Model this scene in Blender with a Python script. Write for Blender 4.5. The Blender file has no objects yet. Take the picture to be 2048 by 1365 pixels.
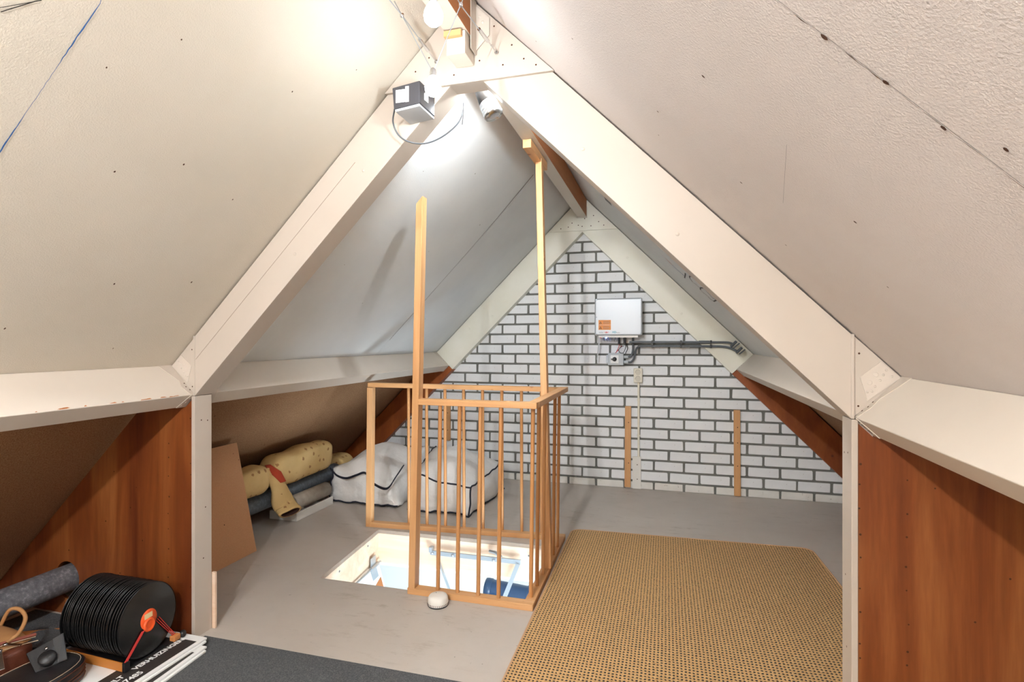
import bpy, math, random
from mathutils import Vector, Matrix, noise
from mathutils.geometry import tessellate_polygon
random.seed(7)
V = Vector
sc = bpy.context.scene
C = sc.collection

# ------------------------------------------------------------------ camera, world, light, exposure
CAM_H = 1.1645
cam_d = bpy.data.cameras.new('camera'); cam = bpy.data.objects.new('camera', cam_d); C.objects.link(cam)
cam_d.sensor_width = 36; cam_d.lens = 1079.46/2048*36; cam_d.shift_y = -0.00045; cam_d.clip_start = .02
cam.location = (0, 0, CAM_H); cam.rotation_euler = (math.pi/2, 0, .277942)
sc.camera = cam
w = bpy.data.worlds.new('world'); sc.world = w; w.use_nodes = True
w.node_tree.nodes['Background'].inputs[0].default_value = (.9, .95, 1, 1)
w.node_tree.nodes['Background'].inputs[1].default_value = .3
sc.view_settings.view_transform = 'Standard'; sc.view_settings.look = 'None'
sc.view_settings.gamma = 1; sc.view_settings.use_curve_mapping = False
sc.view_settings.exposure = 2.5
BULB = 9.0             # emission strength of the two small glass bulbs near the truss
FILL_BACK = 700.0       # two unseen bulbs added behind the viewer to brighten the far wall
BULB_MID = 38.0        # bulb by the transformer
FILL_FAR = 340.0        # hidden bulb added beside the ridge beam to brighten the far bay
BULB_COL = (.94, .975, 1)
def area(name, loc, target, sx, sy, power, col):
    l = bpy.data.lights.new(name, 'AREA'); l.shape = 'RECTANGLE'; l.size = sx; l.size_y = sy; l.energy = power; l.color = col
    o = bpy.data.objects.new(name, l); C.objects.link(o); o.location = loc
    o.rotation_euler = (V(target)-V(loc)).to_track_quat('-Z', 'Y').to_euler(); return o
# area light standing in for the daylight of the room under the hatch
area('downstairs_daylight_standin', (-.05, 1.85, -1.15), (-1.95, 3.25, .75), 1.1, .9, 15, (.70, .86, 1))

# ------------------------------------------------------------------ materials
def lin(h):
    if isinstance(h, str):
        r = [int(h[i:i+2], 16)/255 for i in (0, 2, 4)]
    else: r = h
    return tuple(((c/12.92) if c <= .04045 else ((c+.055)/1.055)**2.4) for c in r)+(1,)
def newmat(name):
    m = bpy.data.materials.new(name); m.use_nodes = True
    nt = m.node_tree; return m, nt, nt.nodes, nt.links, nt.nodes['Principled BSDF']
def plain(name, c, rough=.6, metal=0, emit=0, alpha=None, spec=None):
    m, nt, n, l, b = newmat(name)
    b.inputs['Base Color'].default_value = lin(c); b.inputs['Roughness'].default_value = rough; b.inputs['Metallic'].default_value = metal
    if spec is not None: b.inputs['Specular IOR Level'].default_value = spec
    if emit: b.inputs['Emission Color'].default_value = lin(c); b.inputs['Emission Strength'].default_value = emit
    return m
def coords(n, l, scale=(1,1,1), rot=(0,0,0), kind='Object'):
    tc = n.new('ShaderNodeTexCoord'); mp = n.new('ShaderNodeMapping')
    mp.inputs['Scale'].default_value = scale; mp.inputs['Rotation'].default_value = rot
    l.new(tc.outputs[kind], mp.inputs[0]); return mp.outputs[0]
def noise_t(n, l, vec, scale, detail=4, rough=.55, dist=0):
    t = n.new('ShaderNodeTexNoise'); t.inputs['Scale'].default_value = scale; t.inputs['Detail'].default_value = detail
    t.inputs['Roughness'].default_value = rough; t.inputs['Distortion'].default_value = dist
    l.new(vec, t.inputs['Vector']); return t.outputs['Fac']
def ramp(n, l, fac, stops):
    r = n.new('ShaderNodeValToRGB'); e = r.color_ramp.elements
    while len(e) < len(stops): e.new(.5)
    for k, (p, c) in enumerate(stops): e[k].position = p; e[k].color = lin(c)
    l.new(fac, r.inputs[0]); return r.outputs[0]
def mix(n, l, fac, a, b, mode='MIX'):
    m = n.new('ShaderNodeMix'); m.data_type = 'RGBA'; m.blend_type = mode
    if isinstance(fac, (int, float)): m.inputs[0].default_value = fac
    else: l.new(fac, m.inputs[0])
    for s_, x in ((6, a), (7, b)):
        if isinstance(x, (tuple, str)): m.inputs[s_].default_value = lin(x)
        else: l.new(x, m.inputs[s_])
    return m.outputs[2]
def bump(n, l, b, h, strength=.3, dist=.002):
    bp = n.new('ShaderNodeBump'); bp.inputs['Strength'].default_value = strength; bp.inputs['Distance'].default_value = dist
    l.new(h, bp.inputs['Height']); l.new(bp.outputs[0], b.inputs['Normal'])
def mapr(n, l, v, a, b, c=0, d=1):
    m = n.new('ShaderNodeMapRange'); m.inputs[1].default_value = a; m.inputs[2].default_value = b
    m.inputs[3].default_value = c; m.inputs[4].default_value = d; l.new(v, m.inputs[0]); return m.outputs[0]
def math_n(n, l, op, a, b=None):
    m = n.new('ShaderNodeMath'); m.operation = op
    for k, x in enumerate((a, b)):
        if x is None: continue
        if isinstance(x, (int, float)): m.inputs[k].default_value = x
        else: l.new(x, m.inputs[k])
    return m.outputs[0]

def paint(name, c1, c2, rough=.55, scale=2.5, fine=140, bs=.25, bd=.0015, spots=None):
    m, nt, n, l, b = newmat(name); v = coords(n, l)
    col = ramp(n, l, noise_t(n, l, v, scale, 5), [(.35, c1), (.68, c2)])
    f = noise_t(n, l, v, fine, 3, .6)
    if spots:
        s_ = noise_t(n, l, v, spots[0], 3, .7); col = mix(n, l, mapr(n, l, s_, spots[1], spots[1]+.06), col, spots[2])
    l.new(col, b.inputs['Base Color']); b.inputs['Roughness'].default_value = rough
    bump(n, l, b, f, bs, bd); return m
def wood(name, cs, axis='z', scale=1., rough=.55, knots=None, band=9., stretch=.06, bs=.15, st=(.28, .5, .72)):
    m, nt, n, l, b = newmat(name)
    s_ = [1., 1., 1.]; s_['xyz'.index(axis)] = stretch
    v = coords(n, l, tuple(scale*x for x in s_))
    a = noise_t(n, l, v, band, 6, .6, .6)
    fine = noise_t(n, l, v, band*9, 3, .6, .1)
    col = ramp(n, l, a, [(st[0], cs[0]), (st[1], cs[1]), (st[2], cs[2])])
    col = mix(n, l, mapr(n, l, fine, .35, .75, 0, .35), col, cs[0])
    if knots:
        kv = coords(n, l, (1, 1, 1)); vo = n.new('ShaderNodeTexVoronoi'); vo.inputs['Scale'].default_value = knots[0]
        l.new(kv, vo.inputs['Vector'])
        col = mix(n, l, mapr(n, l, vo.outputs['Distance'], .05, .11, .85, 0), col, knots[1])
    l.new(col, b.inputs['Base Color']); b.inputs['Roughness'].default_value = rough
    bump(n, l, b, a, bs, .001); return m
def speckle(name, cs, scale=220, rough=.8, bs=.3):
    m, nt, n, l, b = newmat(name); v = coords(n, l)
    a = noise_t(n, l, v, scale, 3, .7); big = noise_t(n, l, v, 3, 3)
    col = ramp(n, l, a, [(.33, cs[0]), (.5, cs[1]), (.66, cs[2])])
    col = mix(n, l, mapr(n, l, big, .3, .7, 0, .25), col, cs[0])
    l.new(col, b.inputs['Base Color']); b.inputs['Roughness'].default_value = rough; bump(n, l, b, a, bs, .001); return m

M = {}
M['ceil'] = paint('painted_board', 'd0c8b9', 'd7d0c3', .7, 1.6, 260, .5, .002)
M['ceil_grey'] = paint('grey_white_board', 'cac1bc', 'd2cac6', .7, 1.6, 260, .6, .002)
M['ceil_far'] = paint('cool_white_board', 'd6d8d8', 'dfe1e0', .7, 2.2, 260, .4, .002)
M['cream'] = paint('cream_paint', 'ccc1b4', 'd4cabd', .45, 1.2, 60, .12, .001)
M['truss'] = paint('truss_paint', 'b9ada0', 'c2b7ab', .45, 1.2, 60, .12, .001)
M['cream2'] = paint('old_cream_paint', 'dfdccb', 'e6e3d6', .45, 4, 60, .12, .001)
M['lintel'] = paint('white_metal_paint', 'c3b7aa', 'cbc0b4', .4, 3, 60, .1, .001)
M['ply'] = wood('stained_plywood', ('5c2508', '7f4118', '9a5c2d'), 'z', 1, .5, None, 7.5, .085, .2, (.33, .5, .67))
M['beamwood'] = wood('stained_rafter_wood', ('7a3714', '98501f', 'a85c28'), 'z', 1, .5, (9, '4a1d0a'), 8, .3)
M['ridge'] = wood('ridge_wood', ('9a5a2a', 'b5713a', 'c4824a'), 'y', 1, .6, None, 12, .08)
M['chip'] = speckle('chipboard', ('7a5230', '9a724e', 'b08c68'), 230)
M['pine_x'] = wood('pine_x', ('c08a55', 'd3a06c', 'deb283'), 'x', 1, .5, (7, '8a4f24'), 12, .06)
M['pine_y'] = wood('pine_y', ('c08a55', 'd3a06c', 'deb283'), 'y', 1, .5, (7, '8a4f24'), 12, .06)
M['pine_z'] = wood('pine_z', ('c08a55', 'd3a06c', 'deb283'), 'z', 1, .5, (7, '8a4f24'), 12, .06)
M['dowel'] = wood('beech_dowel', ('b9804c', 'c58e5a', 'd09d6b'), 'z', 1, .45, None, 20, .04)
M['lining'] = wood('pale_spruce', ('d8b594', 'e6cbb0', 'ecd8c4'), 'x', 1, .55, None, 10, .06)
M['mdf'] = speckle('hardboard', ('b9855a', 'c39166', 'cc9c72'), 320, .7, .1)
M['brick'] = paint('white_painted_brick', 'e6e8ea', 'f0f1f2', .65, 7, 90, .5, .002, (38, .68, 'b5b0a8'))
M['brick_low'] = paint('worn_painted_brick', 'dcd9d3', 'e6e4de', .7, 9, 90, .6, .003, (34, .66, '9f988c'))
M['mortar'] = paint('grey_mortar', '6b6b66', '7d7c76', .9, 8, 160, .8, .003)
M['trim_white'] = plain('white_plastic', 'e6e3dc', .4)
M['ivory'] = plain('ivory_plastic', 'e3ddcc', .35)
M['black'] = plain('black_plastic', '1b1b1d', .4)
M['dark'] = plain('dark_void', '120d0a', .9)
M['hole'] = plain('screw_hole', '4a2c18', .9)
M['greyplastic'] = plain('grey_plastic', '5c6166', .4)
M['lightgrey'] = plain('light_grey_plastic', 'b9bec2', .4)
M['alu'] = plain('brushed_aluminium', 'b4b8bc', .42, .35)
M['steel'] = plain('galvanised_steel', 'b4bcc4', .35, .85)
M['chrome'] = plain('chrome', 'd0d2d4', .18, 1)
M['white'] = plain('white_paint', 'f1f1ee', .6)
M['red'] = plain('red_cord', 'c8281e', .5)
M['orange'] = plain('orange_label', 'ee5a20', .5)
M['orangesticker'] = plain('orange_sticker', 'e8913f', .5)
M['blueink'] = plain('blue_ink', '2a5e9e', .6)
M['blackink'] = plain('black_ink', '26221f', .6)
M['redink'] = plain('red_crayon', 'c2614a', .6)
M['teal'] = plain('teal_print', '2b8f9e', .6)
M['greyprint'] = plain('grey_print', '6a6a6a', .6)
M['redprint'] = plain('red_print', 'd03a34', .6)
M['signblack'] = plain('sign_black', '332f2d', .5)
M['signwhite'] = plain('sign_white', 'eeeeec', .4)
M['navy'] = plain('navy_plastic', '27405f', .3)
M['led'] = plain('blue_led', '5a7dff', .3, 0, 14)
M['rack'] = plain('rack_orange_board', 'c07a34', .55)
M['tanleather'] = paint('tan_leather', 'a9794a', 'b98a5a', .6, 12, 300, .4, .001)
M['brownleather'] = paint('brown_leather', '5a2c1a', '6b3824', .5, 12, 300, .5, .001)
M['blackleather'] = paint('black_leather', '1d1c1d', '2a2829', .42, 12, 300, .4, .001)
M['stitch'] = plain('cream_stitching', 'cdb79a', .7)
M['cloth_white'] = paint('white_nonwoven', 'e6e5e3', 'f0efed', .75, 6, 16, .6, .012)
M['piping'] = plain('navy_piping', '1d2130', .7)
M['carpetroll'] = paint('beige_grey_carpet', 'a39a8c', 'b5ac9f', .95, 20, 400, .6, .002)
M['brownlining'] = plain('brown_lining', '3c2218', .9)
M['redcloth'] = plain('red_cloth', 'a83a1c', .85)
M['vinyl'] = None

def vinyl():
    m, nt, n, l, b = newmat('black_vinyl'); v = coords(n, l)
    wv = n.new('ShaderNodeTexWave'); wv.wave_type = 'RINGS'; wv.rings_direction = 'Z'; wv.inputs['Scale'].default_value = 260
    l.new(v, wv.inputs['Vector']); b.inputs['Base Color'].default_value = lin('151515'); b.inputs['Roughness'].default_value = .22
    bump(n, l, b, wv.outputs['Fac'], .12, .0004); return m
M['vinyl'] = vinyl()
def pipe_wrap(name, c1, c2, c3):
    m, nt, n, l, b = newmat(name); v = coords(n, l)
    a = noise_t(n, l, v, 60, 5, .7); g = noise_t(n, l, v, 7, 3)
    col = ramp(n, l, a, [(.35, c1), (.55, c2), (.72, c3)]); l.new(col, b.inputs['Base Color'])
    b.inputs['Roughness'].default_value = .55; bump(n, l, b, a, .5, .003); return m
M['pipe'] = pipe_wrap('dusty_grey_pipe', '54555a', '6c6d71', '97979a')
M['pipe2'] = pipe_wrap('grey_plastic_pipe', '59616a', '68717a', '7f8890')
def patterned():
    m, nt, n, l, b = newmat('cream_patterned_cloth'); v = coords(n, l)
    vo = n.new('ShaderNodeTexVoronoi'); vo.inputs["Scale"].default_value = 17; vo.inputs['Randomness'].default_value = .6; l.new(v, vo.inputs['Vector'])
    nn = noise_t(n, l, v, 90, 2)
    d = math_n(n, l, 'ADD', vo.outputs['Distance'], math_n(n, l, 'MULTIPLY', math_n(n, l, 'SUBTRACT', nn, .5), .35))
    fac = mapr(n, l, d, .15, .21, .9, 0)
    base = ramp(n, l, noise_t(n, l, v, 5, 4), [(.3, 'c6a468'), (.7, 'd6b87f')])
    l.new(mix(n, l, fac, base, '94693a'), b.inputs['Base Color']); b.inputs['Roughness'].default_value = .85
    bump(n, l, b, noise_t(n, l, v, 16, 4), .5, .012); return m
M['patterned'] = patterned()
def floor_mat():
    m, nt, n, l, b = newmat('grey_floor_paint'); v = coords(n, l)
    base = ramp(n, l, noise_t(n, l, v, 1.3, 6, .6), [(.3, 'b1a89f'), (.7, 'c2bab1')])
    v2 = coords(n, l, (1.0, 3.2, 1))
    st = noise_t(n, l, v2, 6, 8, .75); st2 = noise_t(n, l, v, 1.1, 2)
    fac = math_n(n, l, 'MULTIPLY', mapr(n, l, st, .54, .72, 0, .8), mapr(n, l, st2, .42, .62, .05, 1))
    col = mix(n, l, fac, base, '857a66')
    sp = noise_t(n, l, v, 45, 2, .5); col = mix(n, l, mapr(n, l, sp, .73, .78, 0, .6), col, '6b6255')
    l.new(col, b.inputs['Base Color']); b.inputs['Roughness'].default_value = .5
    bump(n, l, b, noise_t(n, l, v, 180, 3, .6), .25, .001); return m
M['floor'] = floor_mat()
def rug_mat():
    m, nt, n, l, b = newmat('sisal_weave'); tc = n.new('ShaderNodeTexCoord'); sp = n.new('ShaderNodeSeparateXYZ')
    l.new(tc.outputs['Object'], sp.inputs[0])
    wob = noise_t(n, l, tc.outputs['Object'], 60, 2)
    wv = math_n(n, l, 'MULTIPLY', math_n(n, l, 'SUBTRACT', wob, .5), .5)
    fx = math_n(n, l, 'FRACT', math_n(n, l, 'ADD', math_n(n, l, 'DIVIDE', sp.outputs[0], .0135), wv))
    fy = math_n(n, l, 'FRACT', math_n(n, l, 'ADD', math_n(n, l, 'DIVIDE', sp.outputs[1], .0160), wv))
    dx = math_n(n, l, 'ABSOLUTE', math_n(n, l, 'SUBTRACT', fx, .5)); dy = math_n(n, l, 'ABSOLUTE', math_n(n, l, 'SUBTRACT', fy, .5))
    d = math_n(n, l, 'ADD', math_n(n, l, 'POWER', math_n(n, l, 'DIVIDE', dx, .30), 2), math_n(n, l, 'POWER', math_n(n, l, 'DIVIDE', dy, .27), 2))
    fac = mapr(n, l, d, .7, 1.15, 1, 0)
    base = ramp(n, l, noise_t(n, l, tc.outputs['Object'], 120, 3), [(.3, 'b98f5a'), (.7, 'd0aa75')])
    l.new(mix(n, l, fac, base, '2e2c28'), b.inputs['Base Color']); b.inputs['Roughness'].default_value = .9
    h = mapr(n, l, d, .3, 2.2, 0, 1); bump(n, l, b, h, .6, .003); return m
M['rug'] = rug_mat()
M['rugedge'] = plain('rug_edge', 'c39c77', .9)
M['carpet'] = speckle('charcoal_carpet', ('3a3c3f', '505254', '6a6b6c'), 260, 1, .8)

# ------------------------------------------------------------------ mesh helpers (all coordinates are world metres)
ORI = {}
class MB:
    def __init__(s): s.v = []; s.f = []; s.mi = []; s.sm = []
    def add(s, verts, faces, mi=0, smooth=False):
        o = len(s.v); s.v += [V(p) for p in verts]
        for f in faces: s.f.append([o+i for i in f]); s.mi.append(mi); s.sm.append(smooth)
        return s
    def box(s, x0, x1, y0, y1, z0, z1, mi=0):
        return s.add([(x0,y0,z0),(x1,y0,z0),(x1,y1,z0),(x0,y1,z0),(x0,y0,z1),(x1,y0,z1),(x1,y1,z1),(x0,y1,z1)],
                     [(3,2,1,0),(4,5,6,7),(0,1,5,4),(1,2,6,5),(2,3,7,6),(3,0,4,7)], mi)
    def hexa(s, c, mi=0):      # 8 corners in box order
        return s.add(c, [(3,2,1,0),(4,5,6,7),(0,1,5,4),(1,2,6,5),(2,3,7,6),(3,0,4,7)], mi)
    def prism(s, pts, ext, mi=0, smooth=False):
        n = len(pts); e = V(ext); p = [V(q) for q in pts]
        s.add(p+[q+e for q in p], [list(range(n))[::-1], list(range(n, 2*n))]+[(i, (i+1) % n, n+(i+1) % n, n+i) for i in range(n)], mi)
        return s
    def beam(s, a, b, w, h, up=(0,0,1), mi=0):   # w across, h along up
        a, b = V(a), V(b); d = (b-a).normalized(); x = d.cross(V(up)).normalized(); u = x.cross(d).normalized()
        c = []
        for p in (a, b):
            c += [p-x*w/2-u*h/2, p+x*w/2-u*h/2, p+x*w/2+u*h/2, p-x*w/2+u*h/2]
        return s.hexa(c, mi)
    def loft(s, rings, cap=True, mi=0, smooth=True, closed=True):
        n = len(rings[0]); vs = [V(p) for r in rings for p in r]; fs = []
        for k in range(len(rings)-1):
            for i in range(n if closed else n-1):
                j = (i+1) % n; fs.append((k*n+i, k*n+j, (k+1)*n+j, (k+1)*n+i))
        s.add(vs, fs, mi, smooth)
        if cap:
            s.add(rings[0], [list(range(n))[::-1]], mi); s.add(rings[-1], [list(range(n))], mi)
        return s
    def tube(s, pts, r, seg=8, mi=0, cap=True):
        P = [V(p) for p in pts]; rings = []; prev = None
        for i, p in enumerate(P):
            d = (P[min(i+1, len(P)-1)]-P[max(i-1, 0)]).normalized()
            if prev is None:
                a = V((0,0,1)) if abs(d.z) < .9 else V((1,0,0)); x = d.cross(a).normalized()
            else: x = (prev-d*prev.dot(d)).normalized()
            prev = x; y = d.cross(x); rr = r[i] if isinstance(r, (list, tuple)) else r
            rings.append([p+(x*math.cos(t)+y*math.sin(t))*rr for t in [2*math.pi*k/seg for k in range(seg)]])
        return s.loft(rings, cap, mi)
    def lathe(s, prof, o, ax=(0,0,1), seg=24, mi=0, cap=True, smooth=True):
        ax = V(ax).normalized(); a = V((1,0,0)) if abs(ax.x) < .9 else V((0,1,0)); x = ax.cross(a).normalized(); y = ax.cross(x); o = V(o)
        return s.loft([[o+ax*h+(x*math.cos(t)+y*math.sin(t))*r for t in [2*math.pi*k/seg for k in range(seg)]] for r, h in prof], cap, mi, smooth)
    def poly_hole(s, outer, holes, ext, mi=0):
        loops = [[V(p) for p in outer]]+[[V(p) for p in h] for h in holes]; e = V(ext)
        flat = [p for lp in loops for p in lp]; tr = tessellate_polygon(loops); n = len(flat)
        fs = [tuple(t) for t in tr]+[tuple(n+i for i in t[::-1]) for t in tr]; o = 0
        for lp in loops:
            m_ = len(lp); fs += [(o+i, o+(i+1) % m_, n+o+(i+1) % m_, n+o+i) for i in range(m_)]; o += m_
        return s.add(flat+[p+e for p in flat], fs, mi)
    def build(s, name, mat, parent=None, bevel=0, recalc=True):
        org = ORI.get(parent.name, V((0,0,0))) if parent else V((0,0,0))
        me = bpy.data.meshes.new(name); me.from_pydata([p-org for p in s.v], [], s.f)
        mats = mat if isinstance(mat, (list, tuple)) else [mat]
        for m in mats: me.materials.append(M[m] if isinstance(m, str) else m)
        for i, p in enumerate(me.polygons): p.material_index = s.mi[i]; p.use_smooth = s.sm[i]
        if recalc:
            import bmesh
            bm = bmesh.new(); bm.from_mesh(me); bmesh.ops.recalc_face_normals(bm, faces=bm.faces); bm.to_mesh(me); bm.free()
        o = bpy.data.objects.new(name, me); C.objects.link(o)
        if parent: o.parent = parent
        ORI[o.name] = org
        if bevel:
            b = o.modifiers.new('edge', 'BEVEL'); b.width = bevel; b.segments = 2; b.limit_method = 'ANGLE'; b.angle_limit = .7
        return o
def thing(name, label, cat, loc=(0,0,0), group=None, kind=None):
    o = bpy.data.objects.new(name, None); C.objects.link(o); o.location = loc; o.empty_display_size = .05
    ORI[o.name] = V(loc); return tag(o, label, cat, group, kind)
def tag(o, label, cat, group=None, kind=None):
    o['label'] = label; o['category'] = cat
    if group: o['group'] = group
    if kind: o['kind'] = kind
    return o
def lab(o, label): o['label'] = label; return o
def text_part(name, body, mat, parent, origin, xdir, ydir, size, thick=.0004, bold=0):
    cu = bpy.data.curves.new(name, 'FONT'); cu.body = body; cu.size = size; cu.extrude = thick; cu.offset = bold
    t = bpy.data.objects.new(name+'_tmp', cu); C.objects.link(t)
    bpy.context.view_layer.update()
    me = bpy.data.meshes.new_from_object(t.evaluated_get(bpy.context.evaluated_depsgraph_get()))
    C.objects.unlink(t); bpy.data.objects.remove(t)
    x, y = V(xdir).normalized(), V(ydir).normalized(); z = x.cross(y); org = ORI.get(parent.name, V((0,0,0)))
    for vv in me.vertices: vv.co = V(origin)+x*vv.co.x+y*vv.co.y+z*vv.co.z-org
    me.materials.clear(); me.materials.append(M[mat]); me.name = name
    o = bpy.data.objects.new(name, me); C.objects.link(o); o.parent = parent; ORI[o.name] = org; return o
def catmull(P, n=8):
    P = [V(p) for p in P]; Q = [P[0]*2-P[1]]+P+[P[-1]*2-P[-2]]; out = []
    for i in range(1, len(Q)-2):
        for k in range(n):
            t = k/n; a, b, c, d = Q[i-1], Q[i], Q[i+1], Q[i+2]
            out.append(.5*((2*b)+(c-a)*t+(2*a-5*b+4*c-d)*t*t+(3*b-a-3*c+d)*t**3))
    return out+[P[-1]]
def softpoint(c8, a, b, c, bul, namp, nf):
    A, B, G = (a+1)/2, (b+1)/2, (c+1)/2
    def tri(i): return c8[i]
    p = (c8[0]*(1-A)*(1-B)+c8[1]*A*(1-B)+c8[2]*A*B+c8[3]*(1-A)*B)*(1-G)+(c8[4]*(1-A)*(1-B)+c8[5]*A*(1-B)+c8[6]*A*B+c8[7]*(1-A)*B)*G
    ctr = sum(c8, V((0,0,0)))/8
    q = V((0,0,0))
    ex = ((c8[1]+c8[2]+c8[5]+c8[6])-(c8[0]+c8[3]+c8[4]+c8[7])).normalized(); ey = ((c8[2]+c8[3]+c8[6]+c8[7])-(c8[0]+c8[1]+c8[4]+c8[5])).normalized(); ez = ex.cross(ey).normalized()
    q += ex*(a*bul[0])*(1-b*b)*(1-c*c) + ey*(b*bul[1])*(1-a*a)*(1-c*c) + ez*((bul[2] if c > 0 else bul[3])*c)*(1-a*a)*(1-b*b)
    w = noise.noise_vector(p*nf)*namp + noise.noise_vector(p*nf*2.7)*namp*.4
    return p+q+w
def softbox(mb, c8, bul, n=12, namp=.01, nf=6, mi=0):
    c8 = [V(p) for p in c8]
    for ax in range(3):
        for sgn in (-1, 1):
            vs = []; fs = []
            for i in range(n+1):
                for j in range(n+1):
                    u, v = -1+2*i/n, -1+2*j/n; abc = [0,0,0]; abc[ax] = sgn; abc[(ax+1) % 3] = u; abc[(ax+2) % 3] = v
                    vs.append(softpoint(c8, *abc, bul, namp, nf))
            for i in range(n):
                for j in range(n):
                    a = i*(n+1)+j; f = (a, a+n+1, a+n+2, a+1); fs.append(f if sgn > 0 else f[::-1])
            mb.add(vs, fs, mi, True)
    return mb
def soft_edge(c8, fixed, bul, namp, nf, n=24):   # fixed: dict axis->sign for two axes
    c8 = [V(p) for p in c8]; out = []
    for k in range(n+1):
        t = -1+2*k/n; abc = [fixed.get(i, t) for i in range(3)]; out.append(softpoint(c8, *abc, bul, namp, nf))
    return out
def weld(o, d=.0008):
    import bmesh
    bm = bmesh.new(); bm.from_mesh(o.data); bmesh.ops.remove_doubles(bm, verts=bm.verts, dist=d); bmesh.ops.recalc_face_normals(bm, faces=bm.faces); bm.to_mesh(bm and o.data); bm.free(); return o

# ------------------------------------------------------------------ the roof geometry
RX, RZ = -.638, 2.318            # ridge line of the ceiling planes (45 degree pitch)
def roofz(x): return RZ-abs(x-RX)
YT0, YT1 = 1.685, 1.780          # near truss
YF0 = 4.268; YW = 4.347          # far truss front, brick face
YB = -2.3
FLOOR_L, FLOOR_R = RX-RZ, RX+RZ

# floor with the hatch opening
HQ = [(-1.632,2.287,0),(-.602,2.292,0),(-.622,2.990,0),(-1.702,2.969,0)]
fl = MB().poly_hole([(FLOOR_L-.05,YB,0),(FLOOR_R+.05,YB,0),(FLOOR_R+.05,YW+.1,0),(FLOOR_L-.05,YW+.1,0)], [HQ], (0,0,-.022)).build('floor', 'floor')
tag(fl, 'grey painted chipboard attic floor with brown scuff marks', 'floor', kind='structure')

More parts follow.
